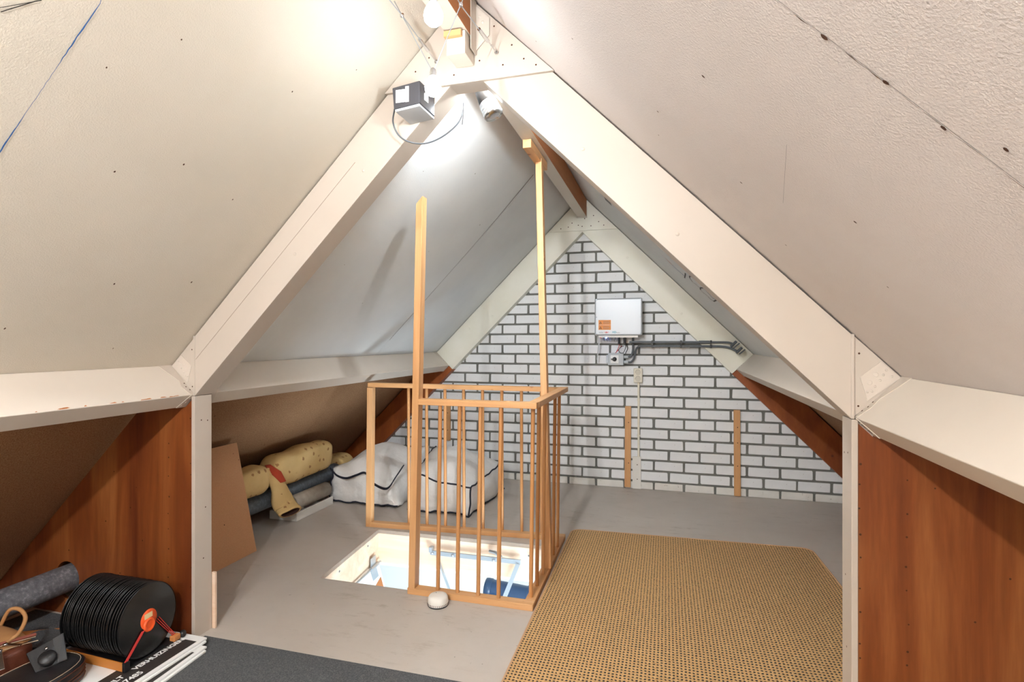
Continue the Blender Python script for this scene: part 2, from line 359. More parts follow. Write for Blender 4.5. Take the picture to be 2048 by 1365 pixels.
# ceilings: painted boards above the purlins, raw chipboard below
def slope(side, x0, x1, y0, y1, t=.014, off=0):    # x0,x1 distances from ridge
    n = V((side, 0, 1)).normalized()
    P = [V((RX+side*x0, y0, RZ-x0)), V((RX+side*x1, y0, RZ-x1)), V((RX+side*x1, y1, RZ-x1)), V((RX+side*x0, y1, RZ-x0))]
    P = [p+n*off for p in P]
    return MB().hexa(P+[p+n*t for p in P])
YS = [YB, .682, 1.735, 3.262, YW+.06]
for side, nm, lb in ((-1, 'left', 'sloping ceiling boards with a blue pen line, brown chipboard at the foot'), (1, 'right', 'sloping ceiling boards with brown screw holes along a seam, above the woven rug')):
    ce = thing('ceiling_'+nm, lb, 'ceiling', (RX, 0, RZ), kind='structure')
    for k in range(4):
        g = .0012
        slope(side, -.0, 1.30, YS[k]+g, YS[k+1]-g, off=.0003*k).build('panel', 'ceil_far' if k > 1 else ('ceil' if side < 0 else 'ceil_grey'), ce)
        lab(slope(side, 1.302, RZ+.05, YS[k]+g, YS[k+1]-g, off=.0004*k).build('panel', 'chip', ce), 'bare brown chipboard')
    slope(side, 0, RZ+.05, YB, YW+.06, .01, .0155).build('backing', 'dark', ce)
    n = V((-side, 0, -1)).normalized()
    def on(side_, d, y, h=.0008): return V((RX+side_*d, y, RZ-d))+V((-side_, 0, -1)).normalized()*h
    # screw holes and dents
    rnd = random.Random(5+side)
    spots = [(x, y) for x, y in ([(.81,.683),(.87,.681),(.925,.684),(.963,.65),(.70,.98),(.62,1.3),(.34,1.05),(.42,1.30),(.27,1.55),(.62,1.45),(.80,1.3),(.92,1.45),(1.05,1.2),(.95,1.05),(.23,2.9),(.52,3.3),(.8,3.1),(.33,3.6),(.9,3.7)] if side > 0 else
             [(.45,1.0),(.72,1.05),(.98,1.25),(.66,1.2),(.95,1.5),(.42,1.35),(.3,1.5),(.70,1.42),(1.12,1.05),(1.18,1.4),(.55,.9),(.5,2.4),(.8,2.2),(.65,2.8),(.95,2.6),(.4,2.2),(.75,3.6),(.45,3.1),(1.0,3.5),(.3,2.6)])]
    for d, y in spots:
        r = rnd.uniform(.0026, .0046)*(1.1 if side > 0 and y < .8 else .75)
        c = on(side, d, y); a = V((-side*.7071*-1, 0, -.7071)); q = V((0, 1, 0))
        MB().add([c+(a*math.cos(t)*1.15+q*math.sin(t)*.8)*r*rnd.uniform(.8, 1.2) for t in [k*math.pi/3.5 for k in range(7)]], [list(range(7))]).build('screw_hole', 'hole', ce)
    for k in range(9):   # chipboard nail marks
        d, y = rnd.uniform(1.5, 2.0), rnd.uniform(1.9, 3.6)
        c = on(side, d, y); MB().add([c+V((math.cos(t)*.004*.7, math.sin(t)*.005, -side*-1*0+math.cos(t)*.004*.7*(1 if side < 0 else -1))) for t in [j*math.pi/3 for j in range(6)]], [list(range(6))]).build('nail_mark', 'hole', ce)
    def penline(pts, wd, mat, nm_='pen_line', jag=0.):
        P = [on(side, d, y, .0010) for d, y in pts]; mb = MB(); vs = []
        for i, p in enumerate(P):
            t = (P[min(i+1, len(P)-1)]-P[max(i-1, 0)]).normalized(); s_ = t.cross(n); ww = wd[i] if isinstance(wd, list) else wd
            vs += [p-s_*ww/2, p+s_*ww/2]
        mb.add(vs, [(2*i, 2*i+1, 2*i+3, 2*i+2) for i in range(len(P)-1)]); return mb.build(nm_, mat, ce)
    if side < 0:
        pts = []; wd = []
        for k in range(41):
            t = k/40; pts.append((.467+(.742+.03-.467)*t, .824-.008*t+rnd.uniform(-.0007, .0007))); wd.append(.0008+.0018*max(0, math.sin(t*9)+.3)*(.5+.5*rnd.random()))
        penline(pts, wd, 'blueink'); lab(penline([(.467,.824),(.43,.81)], .001, 'blueink'), 'blue pen stroke')
        penline([(.545,.700),(.51,.735),(.505,.742)], .0016, 'blackink'); penline([(.545,.690),(.505,.742)], .0012, 'blackink')
        penline([(.14,3.20),(.4,3.24),(.64,3.252),(.9,3.262),(1.15,3.262)], [.006,.004,.0025,.003,.003], 'hole', 'seam_crack')
    else:
        penline([(.60,3.515),(.63,3.519)], [.001,.002], 'orangesticker', 'crayon_mark')
        penline([(.631,3.52),(.658,3.535),(.676,3.55)], [.004,.016,.010], 'redink', 'crayon_mark')
        penline([(.676,3.55),(.708,3.56),(.728,3.54),(.748,3.54)], [.009,.009,.012,.018], 'blueink', 'crayon_mark')
        for ln in ([(.750,3.382),(.752,3.465),(.753,3.62)], [(.831,3.275),(.806,3.282),(.781,3.312),(.772,3.35),(.776,3.419),(.795,3.477),(.814,3.44),(.838,3.453)],
                   [(.884,3.356),(.863,3.334),(.846,3.335),(.837,3.407),(.841,3.501),(.858,3.511),(.883,3.478),(.895,3.508)], [(.884,3.356),(.902,3.376),(.919,3.332),(.916,3.473),(.895,3.508)]):
            penline(ln, .010, 'blackink', 'ink_letter')
        penline([(.275,3.34),(.315,3.34)], .12, 'greyprint', 'grey_stamp')
        pts = [(.52+.5*k/60, .682+rnd.uniform(-.001, .001)) for k in range(61)]
        penline(pts, [rnd.choice([.0003, .0004, .0008, .0018]) for _ in pts], 'hole', 'seam_crack')
        penline([(.83,.98),(.85,1.1),(.87,1.22)], .0006, 'greyprint', 'scratch')

# gable wall: recessed mortar with single bricks
wb = tag(MB().prism([(FLOOR_L,YW+.0055,0),(FLOOR_R,YW+.0055,0),(RX,YW+.0055,RZ)], (0,.12,0)).build('wall_back', 'mortar'),
         'gable wall of white painted bricks with grey mortar joints', 'wall', kind='structure')
PX, PZ, BX0, BZ0 = .22418, .0825, -.76355, 1.919
def clip(poly, f):
    out = []
    for i in range(len(poly)):
        a, b = poly[i], poly[(i+1) % len(poly)]; fa, fb = f(a), f(b)
        if fa >= 0: out.append(a)
        if (fa >= 0) != (fb >= 0):
            t = fa/(fa-fb); out.append((a[0]+(b[0]-a[0])*t, a[1]+(b[1]-a[1])*t))
    return out
rb = random.Random(3); nb = 0; full = []
def brick_mesh(poly, y, seed):
    r_ = random.Random(seed); n = len(poly); cx_ = sum(p[0] for p in poly)/n; cz_ = sum(p[1] for p in poly)/n
    def ring(inset, yy):
        o = []
        for p in poly:
            dx, dz = p[0]-cx_, p[1]-cz_
            o.append((p[0]-math.copysign(min(inset, abs(dx)), dx), yy, p[1]-math.copysign(min(inset, abs(dz)), dz)))
        return o
    mb = MB(); R = [ring(0, y+.030), ring(0, y+.0022), ring(.0026, y)]
    vs = [p for q in R for p in q]; fs = []
    for k in range(2): fs += [(k*n+i, k*n+(i+1) % n, (k+1)*n+(i+1) % n, (k+1)*n+i) for i in range(n)]
    fs.append(list(range(2*n, 3*n))); return mb.add(vs, fs)
def rr(hw, hh, seed):   # slightly irregular brick face outline
    r_ = random.Random(seed); P = []
    for sx, sz in ((-1,-1),(1,-1),(1,1),(-1,1)):
        a = r_.uniform(.002, .007); bb = r_.uniform(.002, .006); p1 = (sx*(hw-a), sz*hh); p2 = (sx*hw, sz*(hh-bb))
        P += [p2, p1] if (sx*sz > 0) else [p1, p2]
    return [(x+r_.uniform(-.0012, .0012), z+r_.uniform(-.001, .001)) for x, z in P]
HW, HH = .104, .0335
base_me = {}
for r in range(-3, 25):
    zc = BZ0-PZ*r
    if zc < -.02: continue
    off = 0 if r % 2 == 1 else .5
    for cc in range(-12, 14):
        xc = BX0+PX*(cc+off+.5); xc += rb.uniform(-.0015, .0015)
        if roofz(xc)-zc < .10: continue
        low = zc-HH < .0
        poly = [(xc+a, zc+b) for a, b in rr(HW, HH, rb.randint(0, 7))]
        need = roofz(abs(xc-RX)+HW+RX) < zc+HH+.01 or low
        yo = YW+rb.uniform(-.0012, .0012)
        if need:
            for f in (lambda p: RZ-abs(p[0]-RX)-.01-p[1] if (p[0]-RX)*(xc-RX) >= 0 else RZ-.01-p[1], lambda p: p[1]-.001): poly = clip(poly, f)
            if len(poly) < 3: continue
            o = brick_mesh(poly, yo, nb).build('brick', 'brick_low' if r >= 23 else 'brick', wb)
        else:
            sd = rb.randint(0, 7); key = (sd, r >= 23)
            if key not in base_me:
                o = brick_mesh(rr(HW, HH, sd), 0, sd).build('brick', 'brick_low' if r >= 23 else 'brick', wb); base_me[key] = o.data
            else:
                o = bpy.data.objects.new('brick', base_me[key]); C.objects.link(o); o.parent = wb
            o.location = (xc, yo, zc); o.rotation_euler = (0, rb.uniform(-.004, .004), 0)
        nb += 1
print('bricks', nb)

# ------------------------------------------------------------------ near truss
tn = thing('truss_beam', 'cream painted roof truss framing the opening to the brick gable', 'roof truss', (RX, YT0, 0), kind='structure')
INN = .240
XP = 1.129                     # post face distance from ridge line
for side in (-1, 1):
    X = lambda d: RX+side*d
    g = .007
    P = [(X(XP),YT0,RZ-XP-INN),(X(0),YT0,RZ-INN),(X(0),YT0,RZ-g),(X(XP),YT0,RZ-XP-g)]
    MB().prism(P, (0, YT1-YT0, 0)).build('rafter', 'truss', tn, .0015)
    # infill at the purlin, separated by the vertical strip
    MB().prism([(X(XP+.006),YT0+.006,RZ-XP-INN+.004),(X(XP+.006),YT0+.006,RZ-XP-.010),(X(XP+.122),YT0+.006,RZ-XP-.126)], (0,.07,0)).build('knee_plate', 'truss', tn)
    MB().box(min(X(XP-.001),X(XP+.007)), max(X(XP-.001),X(XP+.007)), YT0-.002, YT0+.02, RZ-XP-INN, RZ-XP-.006).build('cover_strip', 'truss', tn, .001)
    if side < 0:
        e1 = V((X(XP-.004),YT0-.0006,RZ-XP-.098)); e2 = V((X(.42),YT0-.0006,RZ-.42-.102))
        MB().beam(e1, e2, .0010, .0010, (0,1,0)).build('board_seam', plain('seam_shade', '9a8a78', .8), tn)
        MB().box(X(XP),X(XP-.016),YT1-.0135,YT1-.004,.001,.228).build('foot_block', 'lining', tn, .001)
    # post
    xs = sorted((X(XP), X(XP+.016))); MB().box(*xs, YT0-.001, YT1-.014, 0, RZ-XP-INN-.002).build('post', 'truss', tn, .0015)
    xs = sorted((X(XP+.016), X(XP+.07))); MB().box(*xs, YT0+.018, YT1-.016, 0, RZ-XP-INN-.01).build('stud', 'truss', tn)
    for zz, yy in ((.85, .03), (.845, .06), (.5, .05), (.3, .04)):
        c = V((X(XP)-side*.0006, YT0+yy, zz)); MB().add([c+V((0, math.cos(t)*.003, math.sin(t)*.003)) for t in [k*math.pi/3 for k in range(6)]], [list(range(6))]).build('screw_hole', 'hole', tn)
    # perforated hanger plate beside the post with studs and round holes
    hp = [(X(XP+.022),RZ-XP-.125),(X(XP+.040),RZ-XP-.190),(X(XP+.118),RZ-XP-.126),(X(XP+.072),RZ-XP-.082)]
    pl = MB().prism([(p[0],YT0+.004,p[1]) for p in hp], (0,.0035,0)).build('hanger_plate', 'lintel', tn)
    for k, (a, b_) in enumerate(((.060,-.118),(.045,-.140),(.078,-.118),(.07,-.133),(.058,-.150),(.050,-.163),(.085,-.105),(.098,-.122),(.04,-.165))):
        r = .007 if k < 2 else .0035
        MB().lathe([(r,0),(r*.8,.0025 if k > 1 else .0008),(r*.5,.0026 if k > 1 else .0006)], (X(XP+a),YT0+.004,RZ-XP+b_), (0,-1,0), 10).build('stud' if k > 1 else 'round_boss', 'lintel', pl)
    for a, b_ in ((.02,-.06),(.03,-.145),(.018,-.205)):
        c = V((X(XP+a), YT0+.0052, RZ-XP+b_)); MB().add([c+V((math.cos(t)*.003, 0, math.sin(t)*.003)) for t in [k*math.pi/3 for k in range(6)]], [list(range(6))]).build('screw_hole', 'hole', tn)
    # shallow board seam and plugs along the rafter face (left)
    for t in (.3, .55):
        d = XP*t+.05; MB().lathe([(.006,0),(.005,.001),(.001,.0011)], (X(d), YT0, RZ-d-.165), (0,-1,0), 10).build('screw_plug', 'truss', tn)
lab(MB().prism([(RX-.298,YT0-.012,RZ-.300),(RX+.298,YT0-.012,RZ-.300),(RX,YT0-.012,RZ-.008)], (0,.012,0)).build('gusset', 'truss', tn, .001), 'cream triangular gusset board with screw holes')
for a, b_ in ((.05,-.235),(.09,-.19),(-.06,-.14),(.13,-.26),(.16,-.2),(.2,-.25),(.1,-.13),(.02,-.17),(-.13,-.2),(-.18,-.24),(.24,-.275),(-.04,-.27)):
    c = V((RX+a, YT0-.0125, RZ+b_)); MB().add([c+V((math.cos(t)*.0032, 0, math.sin(t)*.0032)) for t in [k*math.pi/3 for k in range(6)]], [list(range(6))]).build('screw_hole', 'hole', tn)
MB().prism([(RX-.060,YT0+.001,RZ-.2985),(RX+.060,YT0+.001,RZ-.2985),(RX+.030,YT0+.001,RZ-.262),(RX-.030,YT0+.001,RZ-.262)], (0,.066,0)).build('peak_block', 'truss', tn, .001)

# plywood walls under the purlins (with the pipe hole on the left)
HC, HR = V((-2.452, 0, .150)), .074
for side, nm, lb in ((-1,'left','stained plywood knee wall with round pipe hole, behind the vinyl records'), (1,'right','stained plywood knee wall with two columns of screw holes, right of the woven rug')):
    X = lambda d: RX+side*d
    y = YT0+.006
    outer = [(X(XP+.0165),y,.0),(X(XP+.0165),y,RZ-XP-INN-.012),(X(XP+.055),y,RZ-XP-.29),(X(XP+.17),y,RZ-XP-.19),(X(RZ-.004),y,.0)]
    holes = []
    if side < 0: holes = [[(HC.x+HR*math.cos(t)*.92, y, HC.z+HR*math.sin(t)*(1.15 if math.sin(t) < 0 else 1)) for t in [k*math.pi/12 for k in range(24)]]]
    wl = tag(MB().poly_hole(outer, holes, (0,.012,0)).build('wall_'+nm, 'ply'), lb, 'wall', kind='structure')
    rw = random.Random(side+9)
    for k in range(34):
        col = k % 3
        d = XP+(.024 if col == 0 else (.135 if col == 1 else rw.uniform(.2, .7))); z = .06+.78*((k//3)/11.)+rw.uniform(-.02, .02)
        if z > RZ-d-.08: continue
        c = V((X(d)+rw.uniform(-.004, .004), y-.0006, z)); r = rw.uniform(.0022, .0036)
        MB().add([c+V((math.cos(t)*r, 0, math.sin(t)*r)) for t in [j*math.pi/3 for j in range(6)]], [list(range(6))]).build('screw_hole', 'hole', wl)

# purlins (square to the slope), in two lengths each
for side, nm in ((-1,'left'),(1,'right')):
    d0 = 1.252; u = V((-side*.70711,0,-.70711)); s_ = V((side*.70711,0,-.70711))
    A = V((RX+side*d0, 0, RZ-d0)); B = A+u*.161; Cc = B+s_*.070; D = A+s_*.070
    for y0, y1, lb in ((YB, YT0+.012, 'cream purlin beam running along the %s slope in front of the truss' % nm), (YT1-.002, YF0+.002, 'cream purlin beam along the %s slope between truss and brick gable' % nm)):
        pb = thing('purlin_beam', lb, 'purlin', (A.x, y0, A.z), kind='structure')
        MB().prism([(p.x,y0,p.z) for p in (A,B,Cc,D)], (0,y1-y0,0)).build('timber', 'cream', pb, .0025)
        # folded hanger straps at the ends
        for ye, sg in ((y1, -1), (y0, 1)):
            if ye == YB: continue
            f = lambda a, y: A+u*a-s_*.0016+V((0,y,0))
            st = [(.0,ye),(.0,ye+sg*.066),(.085,ye+sg*.026),(.115,ye+sg*.036),(.160,ye+sg*.022),(.160,ye)]
            MB().prism([f(a,yy) for a, yy in st], s_*.0018).build('strap', 'lintel', pb)
            g2 = lambda a, y: B+s_*a+u*.0016+V((0,y,0))
            MB().prism([g2(a,yy) for a, yy in ((0,ye),(0,ye+sg*.022),(.069,ye+sg*.045),(.069,ye))], -u*.0018).build('strap', 'lintel', pb)
            for a, yy in ((.10,.013),(.118,.017),(.135,.010)):
                p = f(a, ye+sg*yy); MB().lathe([(.003,0),(.002,.0008)], p, -s_, 8).build('nail_head', 'hole', pb)
            for a, yy in ((.02,.012),(.04,.02),(.055,.03)):
                p = g2(a, ye+sg*yy); MB().lathe([(.0028,0),(.002,.0012)], p, u, 8).build('nail_head', 'lintel', pb)
        if y0 == YB and side < 0:
            rn = random.Random(2)
            for k in range(14):   # chipped paint on the lower arris
                yy = rn.uniform(1.12, 1.6); wv = rn.uniform(.006, .03); p = B-s_*.0006-u*rn.uniform(.0008, .004)
                MB().add([p+V((0,yy,0)), p+V((0,yy+wv,0))-u*.0008, p+V((0,yy+wv*.8,0))-u*rn.uniform(.002,.006), p+V((0,yy+wv*.3,0))-u*rn.uniform(.001,.005)], [(0,1,2,3)]).build('paint_chip', 'ridge', pb)

# ridge beam: bare wood sides, white underside
for y0, y1, lb in ((YB, YT0-.014, 'ridge beam with bare orange wood side above the light bulbs'), (YT1, YF0-.004, 'ridge beam with bare brown side running from truss to brick gable')):
    rbm = thing('ridge_beam', lb, 'ridge beam', (RX, y0, 2.14), kind='structure')
    mb = MB().box(RX-.036, RX+.036, y0, y1, 2.142, RZ-.04); mb.mi = [1,0,0,0,0,0]; mb.build('timber', ['ridge', 'cream'], rbm, .001)
    if y0 > 0:
        MB().box(RX-.040, RX+.040, YF0-.03, YF0-.004, 2.134, 2.141).build('hanger_seat', 'lintel', rbm)
        MB().prism([(RX+.037,YF0-.03,2.135),(RX+.0395,YF0-.03,2.135),(RX+.0395,YF0-.03,2.22),(RX+.037,YF0-.03,2.22)], (0,.026,0)).build('hanger_cheek', 'lintel', rbm)
    else:
        MB().prism([(RX+.037,y1,2.10),(RX+.040,y1,2.10),(RX+.040,y1,2.275),(RX+.037,y1,2.275)], (0,-.05,0)).build('hanger_cheek', 'lintel', rbm)
        hk = MB().prism([(RX+.040,y1-.003,2.115),(RX+.060,y1-.003,2.135),(RX+.085,y1-.003,2.16),(RX+.085,y1-.003,2.215),(RX+.040,y1-.003,2.26)], (0,.003,0)).build('hanger_flange', 'lintel', rbm)
        for a, z in ((.062,2.205),(.055,2.175),(.062,2.15),(.052,2.225)):
            MB().lathe([(.0055,0),(.0045,.001),(.002,.0011)], (RX+a,y1-.003,z), (0,-1,0), 10).build('boss', 'lintel', hk)
        MB().box(RX-.030, RX+.032, y1-.085, y1, 2.068, 2.140).build('cleat', 'cream', rbm, .002)
        MB().box(RX-.034, RX+.024, y1-.10, y1-.085, 2.118, 2.137).build('packer', 'pine_x', rbm, .001)

# far truss: cream above the purlins, bare stained wood below
tf = thing('truss_beam', 'cream roof truss against the brick gable with stained feet', 'roof truss', (RX, YF0, 0), kind='structure')
INF = .292
for side in (-1, 1):
    X = lambda d: RX+side*d
    d1 = 1.252
    P = [(X(d1-INF/2+.0),YF0,RZ-d1-INF/2),(X(0),YF0,RZ-INF),(X(0),YF0,RZ-.004),(X(d1),YF0,RZ-d1-.004)]
    MB().prism(P, (0, YW-YF0+.004, 0)).build('rafter', 'cream2', tf, .0015)
    P2 = [(X(RZ-INF),YF0+.008,0),(X(d1-INF/2+.002),YF0+.008,RZ-d1-INF/2-.002),(X(d1+.003),YF0+.008,RZ-d1-.01),(X(RZ-.01),YF0+.008,0)]
    lab(MB().prism(P2, (0, YW-YF0-.006, 0)).build('rafter_foot', 'beamwood', tf, .002), 'stained orange-brown rafter foot')
    for k, (d, o) in enumerate(((.35,.16),(.75,.2),(.95,.1))): MB().lathe([(.009,0),(.007,.0015),(.002,.0016)], (X(d),YF0,RZ-d-o), (0,-1,0), 10).build('bolt_cap', 'cream2', tf)
MB().prism([(RX-.275,YF0-.012,RZ-.283),(RX+.275,YF0-.012,RZ-.283),(RX,YF0-.012,RZ-.012)], (0,.012,0)).build('gusset', 'cream2', tf, .001)
for a, b_ in ((.02,-.19),(.09,-.17),(.13,-.22),(-.03,-.24),(-.08,-.22),(-.11,-.25),(.07,-.25),(.17,-.25),(-.17,-.26),(.0,-.25)):
    c = V((RX+a, YF0-.0126, RZ+b_)); MB().add([c+V((math.cos(t)*.0045, 0, math.sin(t)*.0045)) for t in [k*math.pi/3 for k in range(6)]], [list(range(6))]).build('screw_hole', 'hole', tf)

# end wall of the attic behind the viewer
tag(MB().prism([(FLOOR_L,YB,0),(FLOOR_R,YB,0),(RX,YB,RZ)], (0,-.1,0)).build('wall_front', 'cream'), 'plain cream end wall of the attic behind the viewer', 'wall', kind='structure')

# ------------------------------------------------------------------ room below the hatch
bz0, bz1 = -2.75, -.224
HQb = [(p[0]+(.021 if p[0] > -1 else -.021), p[1]+(.021 if p[1] > 2.6 else -.021), bz1) for p in HQ]
tag(MB().poly_hole([(-2.9,.9,bz1),(1.3,.9,bz1),(1.3,4.36,bz1),(-2.9,4.36,bz1)], [HQb], (0,0,.02)).build('ceiling_downstairs', 'white'), 'white ceiling of the room below the hatch', 'ceiling', kind='structure')
tag(MB().box(-2.9,1.3,.9,4.36,bz0-.02,bz0).build('floor_downstairs', 'lining'), 'pale floor of the room below the hatch', 'floor', kind='structure')
tag(MB().box(-2.9,1.3,4.20,4.36,bz0,bz1).build('wall_downstairs_back', 'white'), 'white wall seen down through the hatch', 'wall', kind='structure')
tag(MB().box(-2.9,1.3,.8,.9,bz0,bz1).build('wall_downstairs_front', 'white'), 'white near wall of the room below', 'wall', kind='structure')
tag(MB().box(-3.0,-2.9,.8,4.36,bz0,bz1).build('wall_downstairs_left', 'white'), 'white left wall of the room below', 'wall', kind='structure')
tag(MB().box(1.3,1.4,.8,4.36,bz0,bz1).build('wall_downstairs_right', 'white'), 'white right wall of the room below', 'wall', kind='structure')
pd = thing('socket_pipe', 'dark blue bent drain pipe with socket collar below the hatch', 'pipe', (-1.1, 3.95, -.75))
path = catmull([(-1.30,3.93,-.735),(-1.12,3.93,-.745),(-.98,3.93,-.752),(-.82,3.95,-.74),(-.66,4.0,-.66),(-.58,4.04,-.5)], 6)
MB().tube(path, .068, 20).build('pipe_body', 'navy', pd)
MB().lathe([(.060,0),(.074,.002),(.076,.02),(.074,.05),(.068,.055)], (-1.33,3.93,-.735), (1,-.0,-.05), 24).build('collar', 'navy', pd)
MB().lathe([(.071,0),(.073,.006),(.071,.014)], (-1.0,3.93,-.752), (1,0,-.03), 24).build('seam_ring', 'navy', pd)

# ------------------------------------------------------------------ loft hatch
ha = thing('loft_hatch', 'open pale wood loft hatch with galvanised stay arm inside the balustrade', 'loft hatch', (-1.15, 2.63, -.2))
HV = [V(p) for p in HQ]
for i in range(4):
    a, b = HV[i], HV[(i+1) % 4]; d = (b-a).normalized(); o = d.cross(V((0,0,1)))*.018
    z0, z1 = -.200, -.0005
    MB().hexa([a+V((0,0,z0)), b+V((0,0,z0)), b+o+V((0,0,z0)), a+o+V((0,0,z0)), a+V((0,0,z1)), b+V((0,0,z1)), b+o+V((0,0,z1)), a+o+V((0,0,z1))]).build('lining_board', 'lining', ha)
for yy, z in ((2.48,-.05),(2.82,-.045)):
    MB().lathe([(.006,0),(.005,.0015),(.001,.0016)], (-1.632-(yy-2.287)*.1026+.0005, yy, z), (1,0,0), 10).build('screw', 'greyprint', ha)
for x_, z in ((-1.05,-.05),(-1.5,-.06),(-.75,-.06)):
    MB().lathe([(.006,0),(.005,.0015),(.001,.0016)], (x_, 2.975+(x_+1.15)*.0+.001, z), (0,-1,0), 10).build('screw', 'greyprint', ha)
# trap door hanging from the hinge rod on the left
h0, h1 = V((-1.640,2.31,-.19)), V((-1.695,2.955,-.19)); sw = V((.30,0,-.95)).normalized()
dr = MB(); nn_ = (h1-h0).cross(sw).normalized()*.022
dr.hexa([h0, h1, h1+sw*1.0, h0+sw*1.0, h0+nn_, h1+nn_, h1+sw*1.0+nn_, h0+sw*1.0+nn_]); dr.build('trap_door', 'white', ha)
dp = MB(); e = -nn_*.05; q0, q1 = h0.lerp(h1, .35), h0.lerp(h1, .97)
dp.add([q0+sw*.16+e, q0.lerp(q1,.5)+sw*.13+e, q1+sw*.085+e, q1+sw*.16+e, q0.lerp(q1,.6)+sw*.24+e, q0+sw*.3+e], [(0,1,2,3,4,5)]); dp.build('bare_patch', 'ridge', ha)
MB().tube([h0+V((.014,0,.004)), h1+V((.014,0,.004))], .006, 10).build('hinge_rod', 'steel', ha)
hg = MB().hexa([V((-1.672,2.83,-.18)),V((-1.680,2.90,-.18)),V((-1.683,2.90,-.18)),V((-1.675,2.83,-.18)),V((-1.672,2.83,-.125)),V((-1.680,2.90,-.125)),V((-1.683,2.90,-.125)),V((-1.675,2.83,-.125))]).build('hinge', 'steel', ha)
c0 = h0.lerp(h1, .82); c1 = h0.lerp(h1, .93)
MB().hexa([c0+e*2, c1+e*2, c1+sw*.07+e*2, c0+sw*.07+e*2, c0+e*4, c1+e*4, c1+sw*.07+e*4, c0+sw*.07+e*4]).build('hinge', 'steel', ha)
MB().tube([h0.lerp(h1,.80)+V((.014,0,.004)), h0.lerp(h1,.95)+V((.014,0,.004))], .011, 12).build('hinge_barrel', 'steel', ha)
# stay bar on the back lining with two arms
MB().beam((-1.345,2.945,-.093), (-.79,2.955,-.092), .010, .026).build('stay_bar', 'steel', ha, .001)
for x_ in (-1.33, -1.2, -.95): MB().lathe([(.008,0),(.007,.004),(.002,.0045)], (x_, 2.938, -.093), (0,-1,0), 10).build('bolt', 'steel', ha)
MB().box(-1.35,-1.33,2.935,2.965,-.09,-.06).build('bracket', 'steel', ha)
MB().beam((-1.30,2.94,-.105), (-1.16,2.925,-.42), .020, .006, (1,0,0)).build('stay_arm', 'steel', ha)
MB().beam((-.805,2.945,-.10), (-.93,2.925,-.42), .006, .024, (1,0,0)).build('stay_arm', 'steel', ha)
MB().tube([(-.98,2.966,-.055),(-.94,2.945,-.05),(-.90,2.94,-.072)], .009, 8).build('latch', 'steel', ha)

# ------------------------------------------------------------------ balustrade
ba = thing('stair_balustrade', 'pine balustrade with round bars and two tall posts around the hatch', 'balustrade', (-1.1, 2.6, 0))
L = lambda x, z: x+.010*z          # the whole frame leans a touch
def rail(a, b, w, h, mat): return MB().beam(a, b, w, h).build('rail', mat, ba, .002)
rail((-1.143,2.274,.014), (-.549,2.274,.014), .046, .028, 'pine_x')
rail((-.572,2.298,.014), (-.588,3.088,.014), .046, .028, 'pine_y')
rail((-1.806,3.015,.014), (-.566,3.112,.014), .046, .028, 'pine_x')
ZR = .884
rail((L(-1.098,ZR),2.273,ZR), (L(-.542,ZR),2.273,ZR), .045, .027, 'pine_x')
rail((L(-.563,ZR),2.296,ZR), (L(-.578,ZR),3.10,ZR-.002), .046, .027, 'pine_y')
rail((L(-1.80,ZR),3.012,ZR+.003), (L(-.60,ZR),3.062,ZR-.002), .044, .027, 'pine_x')
p1 = MB(); a, b = V((-1.123,2.276,.0)), V((-1.083,2.276,1.79))
hw, hd = .0165, .024
p1.hexa([a+V((-hw,-hd,0)), a+V((hw,-hd,0)), a+V((hw,hd,0)), a+V((-hw,hd,0)), b+V((-hw,-hd,0)), b+V((hw,-hd,.035)), b+V((hw,hd,.035)), b+V((-hw,hd,0))])
p1.build('tall_post', 'pine_z', ba, .002)
p2 = MB(); a, b = V((-.566,2.655,.028)), V((-.640,2.765,2.115))
hw, hd = .0165, .022
p2.hexa([a+V((-hw,-hd,0)), a+V((hw,-hd,0)), a+V((hw,hd,0)), a+V((-hw,hd,0)), b+V((-hw,-hd,0)), b+V((hw,-hd,0)), b+V((hw,hd,0)), b+V((-hw,hd,0))])
p2.build('tall_post', 'pine_z', ba, .002)
MB().box(RX-.030, RX+.012, 2.53, 2.90, 2.098, 2.140).build('head_block', 'pine_y', ba, .002)
MB().beam((-1.787,3.013,.0), (L(-1.787,.9),3.013,.87), .038, .038, (0,1,0)).build('corner_post', 'pine_z', ba, .002)
def bar(x, y, x2, y2, r=.0092, top=.872): MB().tube([(x,y,.024),(x2,y2,top)], r, 10).build('baluster', 'dowel', ba)
for x in (-1.0,-.905,-.806,-.711): bar(x, 2.274, L(x,.9)+.003, 2.273)
for y in (2.322,2.437,2.565,2.815,2.93): bar(-.576, y, L(-.574,.9), y-.002, .0092)
for k in range(8):
    x = -1.538+.1187*k; y = 3.036+(x+1.787)*.0735; bar(x, y, L(x,.9)+.003, 3.013+(x+1.80)*.042, .0095)

